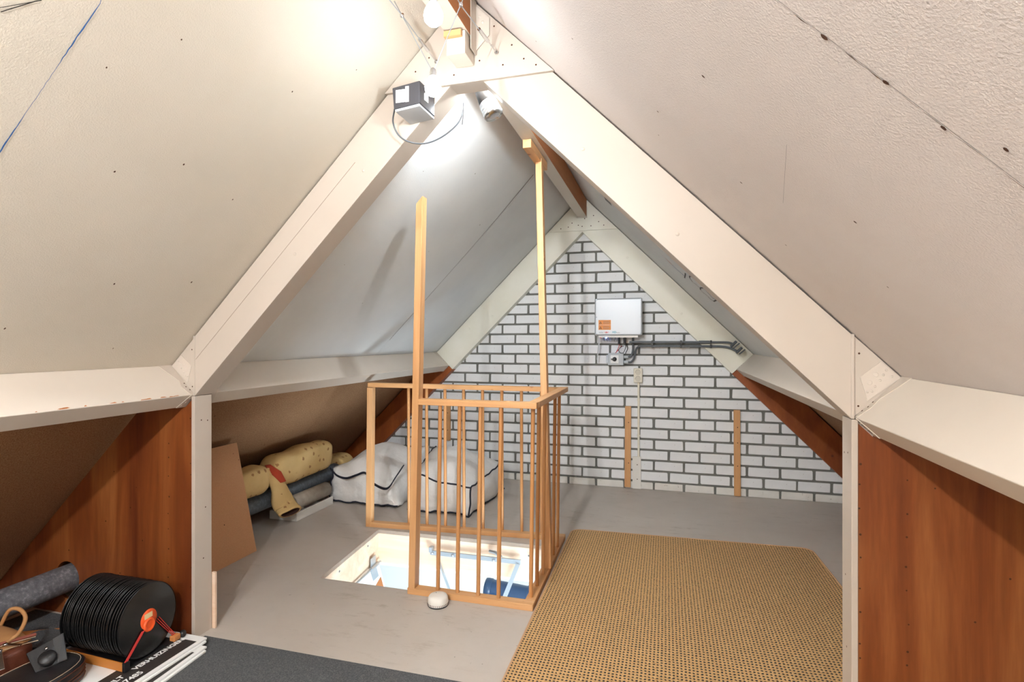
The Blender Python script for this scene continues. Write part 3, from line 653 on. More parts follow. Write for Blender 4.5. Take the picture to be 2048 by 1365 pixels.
# ------------------------------------------------------------------ rugs
def rug(name, pts, h, mat, label, cat='rug', rad=.07):
    P = []
    n = len(pts)
    for i in range(n):
        p, a, b = V(pts[i]), V(pts[i-1]), V(pts[(i+1) % n]); u, v = (a-p).normalized(), (b-p).normalized()
        for k in range(7):
            t = k/6; q = p+u*rad*(1-t)**2+v*rad*t**2; P.append((q.x, q.y))
    return P
sis = thing('sisal_rug', 'tan woven sisal rug with dark flecks beside the balustrade', 'rug', (.1, 2.3, .002))
P = rug('r', [(-.522,.9,0),(.86,.9,0),(.775,3.335,0),(-.552,3.282,0)], 0, 0, 0)
MB().prism([(x,y,.002) for x, y in P], (0,0,.008)).build('weave', 'rug', sis)
MB().tube([(x,y,.0072) for x, y in P]+[(P[0][0],P[0][1],.0072)], .0052, 6).build('bound_edge', 'rugedge', sis)
ca = MB().prism([(-2.75,.3,.001),(-.36,.3,.001),(-.36,1.722,.001),(-1.745,1.712,.001),(-1.75,1.678,.001),(-2.62,1.678,.001)], (0,0,.0008)).build('carpet_strip', 'carpet')
tag(ca, 'charcoal grey carpet laid on the floor in front of the truss', 'carpet')

# ------------------------------------------------------------------ lamps on the two stretched cables
for nm, x, lb in (('l', -.730, 'low voltage cable with turnbuckle on the left of the gusset'), ('r', -.549, 'low voltage cable with turnbuckle on the right of the gusset')):
    cb = thing('lamp_cable', lb, 'cable', (x, 1.6, 2.1), 'stretched lamp cables')
    dx = .018 if x > -.6 else -.010
    MB().tube([(x-.03 if x > -.6 else x,YB+.002,2.10),(x,1.42,2.10),(x+dx*.5,1.53,2.10)], .0016, 6).build('wire', 'steel', cb)
    MB().tube([(x+dx*.5,1.53,2.10),(x+dx*.8,1.60,2.10)], .0055, 8).build('turnbuckle', 'chrome', cb)
    MB().tube([(x+dx*.8,1.60,2.10),(x+dx,1.64,2.10),(x+dx*1.1,1.675,2.10)], .0022, 6).build('hook', 'chrome', cb)
    MB().lathe([(.004,0),(.007,.003),(.003,.006)], (x+dx*1.1,1.672,2.10), (0,-1,0), 8).build('screw_eye', 'chrome', cb)
def hang_lamp(cap, conn_y, label, bulbmat):
    cap = V(cap); t = thing('hanging_bulb', label, 'lamp', tuple(cap), 'bulbs on the stretched cables')
    top = cap+V((0,0,.0))
    for x in (-.730, -.549):
        c = V((x, conn_y, 2.10)); MB().tube([top, c, c+(c-top).normalized()*.05], .0014, 6).build('wire', 'steel', t)
        MB().lathe([(.003,-.006),(.006,-.004),(.006,.004),(.003,.006)], c, (0,0,1), 8).build('clamp', 'chrome', t)
    MB().lathe([(.005,.012),(.008,.008),(.010,0),(.010,-.012)], cap, (0,0,1), 14).build('cap', 'chrome', t)
    pr = [(.009,-.012),(.015,-.020),(.021,-.032),(.0235,-.044),(.021,-.056),(.013,-.064),(.003,-.067)]
    MB().lathe(pr, cap, (0,0,1), 14).build('glass', bulbmat, t)
def bulb_mat(name, e, col=BULB_COL):
    m, nt, n, l, b = newmat(name); b.inputs['Emission Color'].default_value = col+(1,)
    b.inputs['Emission Strength'].default_value = e; b.inputs['Base Color'].default_value = (1,1,1,1); return m
BM1, BM2, BM3 = bulb_mat('glowing_bulb', BULB), bulb_mat('back_fill_bulb', FILL_BACK), bulb_mat('ridge_fill_glow', FILL_FAR, (.86, .94, 1))  # second and third glow only on bulbs added as fill light
hang_lamp((-.635,1.41,1.925), 1.405, 'glowing bulb hung on two wires beside the black transformer', bulb_mat('bulb_by_transformer', BULB_MID))
hang_lamp((-.535,1.19,1.985), 1.19, 'glowing bulb at the top edge under the ridge beam', BM1)
t_ = thing('ridge_fill_bulb', 'added fill bulb beside the ridge beam, hidden behind the truss peak', 'lamp', (-.562, 1.87, 2.17))  # added out of sight to light the far bay
MB().lathe([(.012,.030),(.013,.0),(.010,-.012)], (-.562,1.87,2.180), (0,0,1), 14).build('cap', 'black', t_)
MB().lathe([(.009,-.012),(.015,-.020),(.021,-.032),(.0235,-.044),(.021,-.056),(.013,-.064),(.003,-.067)], (-.562,1.87,2.180), (0,0,1), 14).build('glass', BM3, t_)
hang_lamp((-.60,-.40,1.95), -.40, 'added unseen fill bulb on the cables above the viewer', BM2)  # this bulb and the next are added fill, out of view
hang_lamp((-.60,-1.45,1.95), -1.45, 'added unseen fill bulb on the cables at the back of the attic', BM2)

# transformer and its lead
tr = thing('transformer', 'dark grey transformer box with white labels screwed to the truss', 'transformer', (-.80, 1.675, 1.94))
MB().hexa([(-.846,1.572,1.912),(-.754,1.572,1.922),(-.752,1.684,1.922),(-.845,1.684,1.912),(-.852,1.572,1.982),(-.754,1.572,1.994),(-.752,1.684,1.994),(-.850,1.684,1.982)]).build('case', plain('transformer_grey', '38373b', .5), tr, .003)
MB().hexa([(-.842,1.576,1.905),(-.756,1.576,1.914),(-.754,1.684,1.914),(-.842,1.684,1.905),(-.844,1.576,1.913),(-.757,1.576,1.922),(-.755,1.684,1.922),(-.844,1.684,1.913)]).build('base_plate', 'lightgrey', tr, .001)
MB().box(-.838,-.806,1.5705,1.572,1.931,1.972).build('rating_label', 'signwhite', tr)
MB().box(-.804,-.792,1.5703,1.572,1.930,1.980).build('rating_label', 'signwhite', tr)
MB().box(-.7535,-.7505,1.605,1.63,1.945,1.968).build('rating_label', 'signwhite', tr)
for k in range(5): MB().box(-.835,-.812,1.570,1.5704,1.937+.007*k,1.9378+.007*k).build('print_line', 'greyprint', tr)
lead = catmull([(-.858,1.60,1.925),(-.885,1.64,1.90),(-.872,1.655,1.862),(-.835,1.665,1.838),(-.79,1.70,1.842),(-.742,1.74,1.878),(-.700,1.775,1.935),(-.69,1.80,2.0)], 8)
tag(MB().tube(lead, .0028, 8).build('power_lead', 'greyplastic'), 'grey power lead looping down from the transformer behind the truss', 'cable')
tag(MB().tube(catmull([(-.684,1.776,2.0),(-.686,1.782,1.975),(-.690,1.785,1.945),(-.692,1.785,1.928)], 5), .0022, 6).build('loose_wire', 'greyprint'), 'short loose wire dangling from the truss peak', 'cable')
vt = thing('duct_nozzle', 'black nozzle with ribbed chrome rings hanging under the truss peak', 'nozzle', (-.66, 1.9, 2.05))
ax = V((.42,0,-.90)).normalized(); o0 = V((-.652,1.88,2.088))
MB().lathe([(.026,0),(.028,.004),(.033,.055),(.030,.057)], o0, ax, 24).build('black_cone', 'black', vt)
pr = []
for k in range(4): pr += [(.0335+.001*k,.057+.013*k),(.0345+.001*k,.067+.013*k),(.0325+.001*k,.069+.013*k)]
MB().lathe(pr+[(.034,.112),(.010,.112)], o0, ax, 24).build('chrome_rings', 'chrome', vt)
MB().tube([o0+ax*.01, o0-ax*.03, o0-ax*.055], .02, 12).build('stub', 'black', vt)

# ------------------------------------------------------------------ things on the gable wall
iv = thing('solar_inverter', 'grey solar inverter box with orange warning stickers on the brick wall', 'inverter', (-.353, YW, 1.2))
yf = YW-.142
MB().box(-.533,-.173,yf,yf+.022,1.203,1.490).build('cover', 'alu', iv, .010)
MB().box(-.526,-.180,yf+.023,YW-.02,1.210,1.483).build('body', 'lightgrey', iv, .004)
MB().box(-.49,-.22,yf+.06,YW-.001,1.23,1.46).build('wall_bracket', 'greyplastic', iv)
MB().box(-.505,-.205,yf+.012,yf+.11,1.188,1.203).build('lower_flange', 'trim_white', iv)
for x_ in (-.520,-.186):
    for z in (1.218,1.347,1.477): MB().lathe([(.0065,0),(.0055,.003),(.002,.0022)], (x_,yf,z), (0,-1,0), 10).build('bolt', 'steel', iv)
for z0 in (1.247,1.286):
    st = MB().box(-.503,-.408,yf-.0008,yf,z0,z0+.037).build('warning_sticker', 'orangesticker', iv)
    MB().add([(-.497,yf-.0012,z0+.008),(-.477,yf-.0012,z0+.008),(-.487,yf-.0012,z0+.027)], [(0,1,2)]).build('warning_triangle', 'blackink', st)
    MB().add([(-.4925,yf-.0015,z0+.0105),(-.4815,yf-.0015,z0+.0105),(-.487,yf-.0015,z0+.021)], [(0,1,2)]).build('warning_triangle', 'orangesticker', st)
    for k in range(3): MB().box(-.468,-.416+(.004 if k == 1 else -.006),yf-.0012,yf-.0008,z0+.010+k*.007,z0+.012+k*.007).build('print_line', 'greyprint', st)
text_part('logo_text', 'solar', 'greyprint', iv, (-.500,yf-.0006,1.222), (1,0,0), (0,0,1), .019)
text_part('logo_text', 'edge', 'redprint', iv, (-.460,yf-.0006,1.222), (1,0,0), (0,0,1), .019, bold=.0006)
text_part('logo_text', 'HD', 'teal', iv, (-.398,yf-.0006,1.222), (1,0,0), (0,0,1), .021, bold=.0005)
text_part('logo_text', 'wave', 'greyprint', iv, (-.368,yf-.0006,1.222), (1,0,0), (0,0,1), .013)
MB().lathe([(.004,0),(.005,.003),(.001,.006)], (-.446,yf+.016,1.188), (0,-.3,-1), 10).build('status_light', 'led', iv)
MB().lathe([(.004,0),(.005,.004),(.001,.005)], (-.488,yf+.016,1.188), (0,0,-1), 8).build('switch_knob', 'redprint', iv)
for x_ in (-.350,-.305): MB().tube([(x_,yf+.05,1.19),(x_,yf+.05,1.135)], .009, 8).build('plug', 'black', iv)
for k in range(6): MB().box(-.475+.018*k,-.465+.018*k,yf+.05,yf+.06,1.165,1.19).build('gland', 'greyplastic', iv)
an = MB().beam((-.497,yf+.03,1.195), (-.520,yf+.05,1.015), .014, .008, (1,0,0)).build('aerial_strip', 'lightgrey'); tag(an, 'grey flat aerial strip hanging from the inverter corner', 'aerial')
for pts, mat, lb in (([(-.350,yf+.05,1.137),(-.352,yf+.05,1.115),(-.372,yf+.06,1.075),(-.378,yf+.07,1.068),(-.362,yf+.06,1.085),(-.33,yf+.06,1.125)], 'red', 'thin red wire looping under the inverter'),
                      ([(-.305,yf+.05,1.137),(-.30,yf+.04,1.11),(-.318,yf+.045,1.07),(-.345,yf+.05,1.072),(-.352,yf+.05,1.095),(-.33,yf+.05,1.118),(-.315,yf+.06,1.12)], 'black', 'thin black wire looping under the inverter'),
                      ([(-.298,yf+.05,1.137),(-.285,yf+.06,1.105),(-.30,yf+.07,1.07),(-.305,yf+.07,1.055)], 'black', 'thin black wire from inverter into the switch box')):
    tag(MB().tube(catmull(pts, 6), .0025, 6).build('inverter_wire', mat), lb, 'wire')
sb = thing('isolator_switch', 'grey isolator switch box with black rotary knob on the brick wall', 'switch', (-.383, YW, .97))
MB().box(-.438,-.318,YW-.075,YW-.004,.972,1.066).build('box', 'lightgrey', sb, .004)
MB().box(-.455,-.43,YW-.03,YW-.004,.985,1.050).build('lug', 'lightgrey', sb, .002)
MB().box(-.418,-.355,YW-.078,YW-.075,.988,1.050).build('face_plate', 'signwhite', sb, .001)
MB().lathe([(.017,0),(.016,.010),(.012,.014),(.002,.0145)], (-.386,YW-.078,1.019), (0,-1,0), 18).build('knob', 'black', sb)
MB().box(-.412,-.386,YW-.093,YW-.080,1.014,1.024).build('knob', 'black', sb)
for z in (1.035,.995): MB().tube([(-.318,YW-.04,z),(-.285,YW-.04,z)], .013, 10).build('cable_gland', 'lightgrey', sb)
cy_ = YF0-.022
for k, (pts, lb) in enumerate((([(-.285,YW-.04,1.035),(-.262,YW-.04,1.045),(-.250,YW-.04,1.075),(-.247,YW-.04,1.12),(-.247,YW-.05,1.19)], 'short grey conduit from switch box up into the inverter'),
                 ([(-.285,YW-.04,.995),(-.262,YW-.04,.998),(-.240,YW-.045,1.025),(-.228,YW-.05,1.08),(-.205,cy_,1.115),(-.15,cy_,1.122),(.30,cy_,1.121),(.40,cy_,1.119),(.455,cy_,1.108),(.50,cy_-.01,1.085)], 'lower grey conduit bending from switch box along the wall'),
                 ([(-.272,cy_,1.153),(-.2,cy_,1.153),(.30,cy_,1.152),(.43,cy_,1.150),(.47,cy_-.01,1.14)], 'upper grey conduit running along the wall to the purlin'))):
    cd = thing('conduit_pipe', lb, 'conduit', pts[0])
    MB().tube(catmull(pts, 6), .0085, 10).build('tube', 'greyplastic', cd)
    if k:
        for x_ in (-.10, .11, .32):
            z = 1.122 if k == 1 else 1.153
            MB().box(x_-.006, x_+.006, cy_-.012, YF0-.0005 if x_ > .3 else YW, z-.013, z+.013).build('clip', 'black', cd)
        MB().tube([(.17 if k == 1 else .235, cy_, 1.1215 if k == 1 else 1.1525), (.25 if k == 1 else .31, cy_, 1.1215 if k == 1 else 1.1525)], .0115, 10).build('coupler', 'greyplastic', cd)
bk = thing('pipe_bracket', 'grey bracket holding the conduit ends at the far right purlin', 'bracket', (.5, YF0, 1.1))
for x_, z in ((.468,1.140),(.505,1.095)):
    MB().tube([(x_-.012,cy_-.02,z-.020),(x_+.022,cy_-.04,z+.018)], .010, 10).build('elbow', 'greyplastic', bk)
    MB().beam((x_+.005,cy_-.035,z-.03), (x_+.045,cy_-.03,z+.005), .008, .016, (0,1,0)).build('strap', 'greyplastic', bk)
so = thing('wall_socket', 'ivory double wall socket on the brick wall below the inverter', 'socket', (-.208, YW, .83))
MB().box(-.243,-.176,YW-.042,YW-.001,.836,.948).build('housing', 'ivory', so, .006)
for z in (.917,.867):
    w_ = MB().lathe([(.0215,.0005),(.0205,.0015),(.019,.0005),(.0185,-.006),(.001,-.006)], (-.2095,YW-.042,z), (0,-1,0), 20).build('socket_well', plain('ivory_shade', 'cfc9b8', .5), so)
    for dx in (-.0095,.0095): MB().lathe([(.0032,0),(.0031,.0004),(.001,.0005)], (-.2095+dx,YW-.0365,z), (0,-1,0), 8).build('pin_hole', 'black', w_)
    MB().loft([[(-.2095+math.cos(t)*rr_,YW-.0433,z+math.sin(t)*rr_) for t in [math.pi*(.25+k*.12) for k in range(8)]] for rr_ in (.0195,.0213)], False, closed=False).build('painted_shadow', 'blackink', w_)  # black arc painted as the shadow along the upper rim of the well
dc = thing('cable_duct', 'thin ivory cable duct running down from the wall socket', 'cable duct', (-.206, YW, .25))
MB().box(-.2145,-.1985,YW-.016,YW-.001,.25,.836).build('duct', 'ivory', dc, .002)
for z in (.70,.42): MB().box(-.2185,-.1945,YW-.018,YW-.001,z-.006,z+.006).build('clip', 'ivory', dc, .001)
def plank(name, x0, x1, z0, z1, lb, mat='pine_z', t=.022, lean=.0, nails=((.3),(.8))):
    t_ = thing(name, lb, 'plank', ((x0+x1)/2, YW-t, z0))
    MB().hexa([(x0+lean,YW-t,z0),(x1+lean,YW-t,z0),(x1+lean,YW-.0015,z0),(x0+lean,YW-.0015,z0),(x0,YW-t,z1),(x1,YW-t,z1),(x1,YW-.0015,z1),(x0,YW-.0015,z1)]).build('board', mat, t_, .0015)
    for f_ in nails:
        MB().lathe([(.004,0),(.003,.0012),(.001,.0013)], ((x0+x1)/2+.004, YW-t, z0+(z1-z0)*f_), (0,-1,0), 8).build('nail', 'hole', t_)
plank('wall_batten', -.310,-.263,.012,.648, 'pine batten standing on the wall beside the cable duct', lean=-.004)
plank('wall_batten', .486,.531,.004,.645, 'pine batten alone on the wall nearest the plywood', lean=.004, nails=(.35,.62,.8))
plank('wall_batten', -1.842,-1.79,.30,.60, 'pine batten on the wall behind the white storage bags')
plank('wall_board', -.253,-.188,.003,.255, 'white painted board at the foot of the cable duct', 'trim_white', .016, nails=(.3,.75))

# ------------------------------------------------------------------ left eaves: pipe, board, rolls, tray, bags
dp = thing('drain_pipe', 'grey pipe running under the eaves through the plywood hole', 'pipe', (-2.452, 1.5, .152))
MB().tube([(-2.452,-.6,.150),(-2.452,.6,.150),(-2.452,1.30,.151),(-2.452,1.74,.152)], .056, 24).build('dusty_length', 'pipe', dp)
lab(MB().tube([(-2.452,1.735,.152),(-2.45,2.6,.155),(-2.45,3.62,.160)], .060, 24).build('far_length', 'pipe2', dp), 'smooth blue-grey pipe length')
for y in (3.0, 3.3): MB().lathe([(.060,0),(.0625,.003),(.0625,.012),(.060,.015)], (-2.45,y,.158), (0,1,0), 24).build('ridge_ring', 'pipe2', dp)
md = thing('hardboard_sheet', 'brown hardboard sheet leaning under the eaves behind the truss post', 'board', (-2.25, 2.2, 0))
MB().hexa([(-2.188,1.93,.001),(-2.176,1.93,.001),(-2.176,2.482,.001),(-2.188,2.482,.001),(-2.318,1.93,.592),(-2.306,1.93,.594),(-2.306,2.478,.594),(-2.318,2.478,.592)]).build('sheet', 'mdf', md)
for y, z in ((2.44,.54),(2.47,.50),(2.3,.2)): MB().lathe([(.004,0),(.002,.0006)], (-2.177-.22*z+.0012, y, z), (1,0,.22), 6).build('nail_hole', 'hole', md)
def cushion(name, lb, x, z, rx, rz, y0, y1, p=3.2, tilt=0., seed=0, mat='patterned', cat='rolled bedding'):
    rings = []; N, S = 22, 28
    for k in range(N+1):
        t = k/N; e_ = min(1, (max(0, 1-(abs(2*t-1))**7))**.5+.0); e_ = max(e_, .02)
        ring = []
        for j in range(S):
            a = 2*math.pi*j/S; ca, sa = math.cos(a), math.sin(a)
            rr_ = (abs(ca)**p+abs(sa)**p)**(-1/p)
            q = V((x+rx*rr_*ca*e_, y0+(y1-y0)*t, z+rz*rr_*sa*e_+tilt*(t-.5)))
            q += noise.noise_vector(q*7+V((seed,0,0)))*.012
            ring.append(q)
        rings.append(ring)
    o = MB().loft(rings).build('cover', mat, None); o.name = name; return tag(o, lb, cat, None)
def roofclear(x): return roofz(x)
cushion('bedding_roll', 'long cream patterned bedding roll lying on the grey pipe', -2.405, .336, .085, .105, 2.80, 3.47, 3.6, .02, 1)
cushion('bedding_roll', 'short cream patterned bedding roll half behind the hardboard sheet', -2.395, .316, .085, .088, 2.36, 2.790, 3.2, .02, 4)
cushion('bedding_roll', 'small cream bundle squeezed behind the white storage bag', -2.52, .19, .12, .075, 3.66, 3.85, 2.2, 0, 8)
# hanging cloth end between the rolls
cl = thing('hanging_cloth', 'cream patterned cloth end with brown lining hanging over the pipe', 'cloth', (-2.33, 2.84, .2))
pts = [(-2.36,2.775,.375),(-2.325,2.79,.33),(-2.305,2.815,.25),(-2.30,2.84,.175),(-2.285,2.855,.128),(-2.235,2.835,.098)]
def flat_ring(p, d, rx, ry, S=20):
    d = V(d).normalized(); x = V((.25,1,0)).normalized(); x = (x-d*x.dot(d)).normalized(); y = d.cross(x)
    return [V(p)+x*math.cos(a)*rx+y*math.sin(a)*ry for a in [2*math.pi*k/S for k in range(S)]]
CP = catmull(pts, 5); rings = []
for i, p in enumerate(CP):
    t = i/(len(CP)-1); d = CP[min(i+1, len(CP)-1)]-CP[max(i-1, 0)]
    rings.append([q+noise.noise_vector(q*9)*.012 for q in flat_ring(p, d, .028+.045*min(1, t*1.6), .018+.014*t)])
inn = [[V(CP[-1])+(q-V(CP[-1]))*.82 for q in rings[-1]], [V(CP[-3])+(q-V(CP[-3]))*.6 for q in rings[-3]]]
MB().loft(rings+[inn[0]], False).build('outer_cloth', 'patterned', cl)
MB().loft(inn, False).add(inn[1], [list(range(20))]).build('inner_lining', 'brownlining', cl)
MB().loft([flat_ring((-2.365,2.79,.395),(0,0,1),.02,.012), flat_ring((-2.312,2.805,.345),(.5,0,-1),.032,.018), flat_ring((-2.290,2.835,.285),(.2,0,-1),.022,.014)]).build('red_fold', 'redcloth', cl)
ty = thing('white_tray', 'shallow white box under the beige carpet roll', 'tray', (-2.38, 3.1, 0))
MB().box(-2.487,-2.279,2.952,3.345,.002,.008).build('bottom', 'trim_white', ty)
for bx in ((-2.487,-2.279,2.952,2.962,.008,.056),(-2.289,-2.279,2.962,3.345,.008,.056),(-2.487,-2.477,2.962,3.345,.008,.056)): MB().box(*bx).build('side', 'trim_white', ty, .001)
cr = thing('carpet_roll', 'rolled beige grey carpet remnant lying in the white tray', 'carpet roll', (-2.34, 3.0, .06))
o_ = V((-2.345,2.985,.100)); dr_ = V((.02,1,.01)).normalized()
MB().lathe([(.031,0),(.048,0),(.050,.004),(.050,.36),(.03,.36)], o_, dr_, 26, cap=False).build('outer_layer', 'carpetroll', cr)
MB().lathe([(.030,.30),(.031,.002)], o_, dr_, 22, cap=False).build('inner_layer', 'blackink', cr)
MB().box(-2.395,-2.30,2.966,3.05,.057,.0615).build('loose_flap', 'carpetroll', cr)

def bag(name, lb, c8, bul, namp, nf, edges, extra=()):
    t = thing(name, lb, 'storage bag', tuple((V(c8[0])+V(c8[2]))/2))
    o = softbox(MB(), c8, bul, 16, namp, nf).build('fabric', 'cloth_white', t); weld(o)
    for fx in edges: MB().tube(soft_edge(c8, fx, bul, namp, nf), .0055, 6).build('piping', 'piping', t)
    for pts in extra: MB().tube(catmull(pts, 8), .0045, 6).build('piping', 'piping', t)
    return t
B2 = [(-1.70,3.345,.012),(-1.245,3.335,.012),(-1.225,4.06,.012),(-1.76,4.10,.012),(-1.66,3.345,.245),(-1.240,3.340,.195),(-1.235,4.03,.215),(-1.83,4.10,.30)]
bag('storage_bag', 'white storage bag with navy piping, squared, behind the balustrade bars', B2, (.035,.02,.125,-.0), .018, 8,
    [{1:-1,2:1},{0:1,2:1},{0:1,1:-1},{1:-1,2:-1},{0:1,2:-1},{0:-1,2:1}])
B1 = [(-2.335,3.395,.012),(-1.80,3.37,.012),(-1.82,4.05,.012),(-2.33,4.08,.012),(-2.325,3.40,.245),(-1.84,3.40,.165),(-1.86,4.05,.30),(-2.36,4.08,.22)]
bag('storage_bag', 'slumped white storage bag with wavy navy piping beside the white tray', B1, (.03,.025,.115,-.0), .028, 7,
    [{1:-1,2:-1},{0:-1,1:-1}],
    [[(-2.318,3.372,.242),(-2.25,3.352,.20),(-2.17,3.346,.188),(-2.09,3.345,.215),(-2.03,3.35,.235),(-1.985,3.345,.205),(-1.95,3.34,.165),(-1.85,3.338,.14),(-1.815,3.40,.21),(-1.80,3.48,.27)],
     [(-2.318,3.368,.250),(-2.25,3.348,.208),(-2.17,3.342,.196),(-2.09,3.341,.223),(-2.03,3.346,.243),(-1.98,3.341,.212),(-1.945,3.336,.173),(-1.845,3.334,.150),(-1.805,3.395,.22),(-1.79,3.475,.28)]])

# ------------------------------------------------------------------ smoke detector on the floor
sm = thing('smoke_detector', 'round white smoke detector lying on the floor by the balustrade', 'smoke detector', (-.965, 2.196, 0))
MB().lathe([(.044,0),(.046,.002),(.046,.006)], (-.965,2.196,.001), seg=32).build('base', 'black', sm)
MB().lathe([(.0455,.006),(.0455,.013),(.0435,.034),(.038,.042),(.025,.046),(.002,.047)], (-.965,2.196,.001), seg=32).build('cover', 'trim_white', sm)
for k in range(36):
    a = 2*math.pi*k/36; MB().beam((-.965+math.cos(a)*.0455,2.196+math.sin(a)*.0455,.009), (-.965+math.cos(a)*.0452,2.196+math.sin(a)*.0452,.0155), .002, .002, (math.cos(a),math.sin(a),0)).build('vent_slot', 'hole', sm)
MB().lathe([(.002,0),(.002,.0008)], (-.978,2.205,.0478), seg=8).build('test_light', 'hole', sm)

# ------------------------------------------------------------------ sign boards, records, bags in the near left corner
TZ = 0
def sign(name, lb, x1, y1, z, rot, lines, band):
    t = thing(name, lb, 'sign board', (x1-.3, y1-.4, z))
    ex = V((math.cos(rot), math.sin(rot), 0)); ey = V((-math.sin(rot), math.cos(rot), 0)); o = V((x1, y1, z))
    P = lambda a, b, h=0: o-ex*a-ey*b+V((0,0,h))
    MB().prism([P(0,0),P(.36,0),P(.36,.62),P(0,.62)], (0,0,.0075)).build('panel', 'signwhite', t, .0012)
    b0, b1, e0 = band
    MB().prism([P(b0,e0,.0076),P(b1,e0,.0076),P(b1,.60,.0076),P(b0,.60,.0076)], (0,0,.0003)).build('black_band', 'signblack', t)
    for body, a, b, size in lines: text_part('lettering', body, 'signwhite', t, P(a,b,.0082), ey, -ex, size, .0002, .0007)
    return t
sign('sign_board', 'lowest white sign board peeking out under the stack', -1.648,1.622,.0025,.07, [], (.03,.2,.10))
sign('sign_board', 'black and white sign board second from the bottom of the stack', -1.655,1.632,.0105,.06, [('887485',.046,.345,.029)], (.014,.13,.045))
sign('sign_board', 'plain white sign board second from the top of the stack', -1.675,1.650,.0185,.0, [], (.03,.2,.10))
tp = sign('sign_board', 'topmost black and white moving company sign board under the records', -1.680,1.657,.0265,.0,
     [('VERHUIZINGEN',.068,.232,.028),('A BULT',.068,.362,.028),('887485',.030,.325,.031)], (.014,.128,.034))
zt = .0345
# record rack
rk = thing('record_rack', 'low record rack with orange board side and red elastic cords', 'record rack', (-1.92, 1.51, zt))
MB().hexa([(-2.10,1.412,zt+.001),(-1.775,1.402,zt+.001),(-1.775,1.406,zt+.001),(-2.10,1.416,zt+.001),(-2.10,1.412,zt+.030),(-1.775,1.402,zt+.030),(-1.775,1.406,zt+.030),(-2.10,1.416,zt+.030)]).build('side_board', 'rack', rk)
MB().hexa([(-2.10,1.416,zt+.001),(-1.775,1.406,zt+.001),(-1.775,1.610,zt+.001),(-2.10,1.610,zt+.001),(-2.10,1.416,zt+.0035),(-1.775,1.406,zt+.0035),(-1.775,1.610,zt+.0035),(-2.10,1.610,zt+.0035)]).build('base', 'black', rk)
MB().box(-1.776,-1.764,1.398,1.418,zt+.001,zt+.034).build('end_clip', 'black', rk, .002)
MB().box(-1.790,-1.766,1.592,1.622,zt+.001,zt+.022).build('end_clip', 'ridge', rk, .004)
MB().lathe([(.012,0),(.014,.006),(.011,.012)], (-1.775,1.632,zt+.012), (1,.3,.2), 12).build('rubber_foot', 'black', rk)
for k in range(3):
    MB().tube([(-1.7685,1.402+.005*k,zt+.034),(-1.7770,1.472+.005*k,.137)], .0013, 6).build('elastic_cord', 'red', rk)
    MB().tube([(-1.782,1.600+.005*k,zt+.022),(-1.7870,1.536+.006*k,.143+.004*k)], .0013, 6).build('elastic_cord', 'red', rk)
rec_me = MB().lathe([(.004,-.0011),(.048,-.0011),(.120,-.0009),(.125,-.0004),(.125,.0004),(.120,.0009),(.048,.0011),(.004,.0011)], (0,0,0), (0,0,1), 48, cap=False).build('vinyl_record', 'vinyl').data
bpy.data.objects.remove(bpy.data.objects['vinyl_record'])
lab_me = MB().lathe([(.004,.0),(.035,.0),(.035,.0004),(.004,.0004)], (0,0,.0012), (0,0,1), 24, cap=False).build('paper_label', 'orange').data
bpy.data.objects.remove(bpy.data.objects['paper_label'])
NREC = 26; rr2 = random.Random(12)
for k in range(NREC):
    t = k/(NREC-1); x = -1.787-.262*t-(0 if k == 0 else rr2.uniform(-.002,.002))
    r_ = bpy.data.objects.new('vinyl_record', rec_me); C.objects.link(r_)
    ph = .10+rr2.uniform(-.015,.015); ln = .04+rr2.uniform(-.02,.02)
    r_.location = (x, 1.505+.0*t+rr2.uniform(-.002,.002), zt+.0045+.125)
    nx = V((math.cos(ph)*math.cos(ln), math.sin(ph)*math.cos(ln), math.sin(ln)))
    r_.rotation_euler = nx.to_track_quat('Z', 'Y').to_euler()
    lb = bpy.data.objects.new('paper_label', lab_me); C.objects.link(lb); lb.parent = r_
    ORI[r_.name] = V((0,0,0))
    if k == 0:
        tag(r_, 'foremost black vinyl record with orange label and red cords', 'vinyl record', 'vinyl records in the rack')
        MB().box(-.018,.016,.004,.022,.0016,.0019).build('sticker', plain('cream_sticker', 'e8cf9c', .7), r_)
        MB().lathe([(.024,.0014),(.022,.006),(.018,.007),(.013,.003)], (0,-.020,0), (0,0,1), 20).build('label_ring', 'orange', r_)
    else:
        tag(r_, 'black vinyl record standing in the rack behind the foremost one', 'vinyl record', 'vinyl records in the rack')

# brown shoulder bag
bb = thing('leather_bag', 'brown and tan leather bag with zip pullers in the near corner', 'bag', (-2.2, 1.18, 0))
c8 = [(-2.40,.98,.009),(-2.10,.97,.009),(-2.085,1.33,.009),(-2.38,1.37,.009),(-2.36,1.02,.120),(-2.115,1.00,.110),(-2.095,1.33,.122),(-2.33,1.35,.135)]
weld(softbox(MB(), c8, (.012,.02,.022,0), 12, .004, 9).build('body', 'brownleather', bb))
c8b = [(-2.37,1.05,.128),(-2.15,1.06,.128),(-2.115,1.345,.124),(-2.34,1.36,.130),(-2.35,1.08,.158),(-2.18,1.09,.152),(-2.14,1.330,.146),(-2.32,1.34,.160)]
weld(softbox(MB(), c8b, (.012,.012,.012,0), 10, .003, 9).build('tan_flap', 'tanleather', bb))
MB().tube(catmull([(-2.17,1.07,.158),(-2.15,1.17,.160),(-2.122,1.27,.154),(-2.108,1.35,.142)], 6), .006, 8).build('red_zip', plain('red_brown_zip', '8a4a3a', .7), bb)
for off in (0, .012): MB().tube(catmull([(-2.155+off,1.08,.160-off*.9),(-2.130+off,1.18,.160-off*.9),(-2.105+off,1.27,.153-off*.9),(-2.092+off,1.34,.142-off*.9)], 6), .0013, 5).build('stitching', 'stitch', bb)
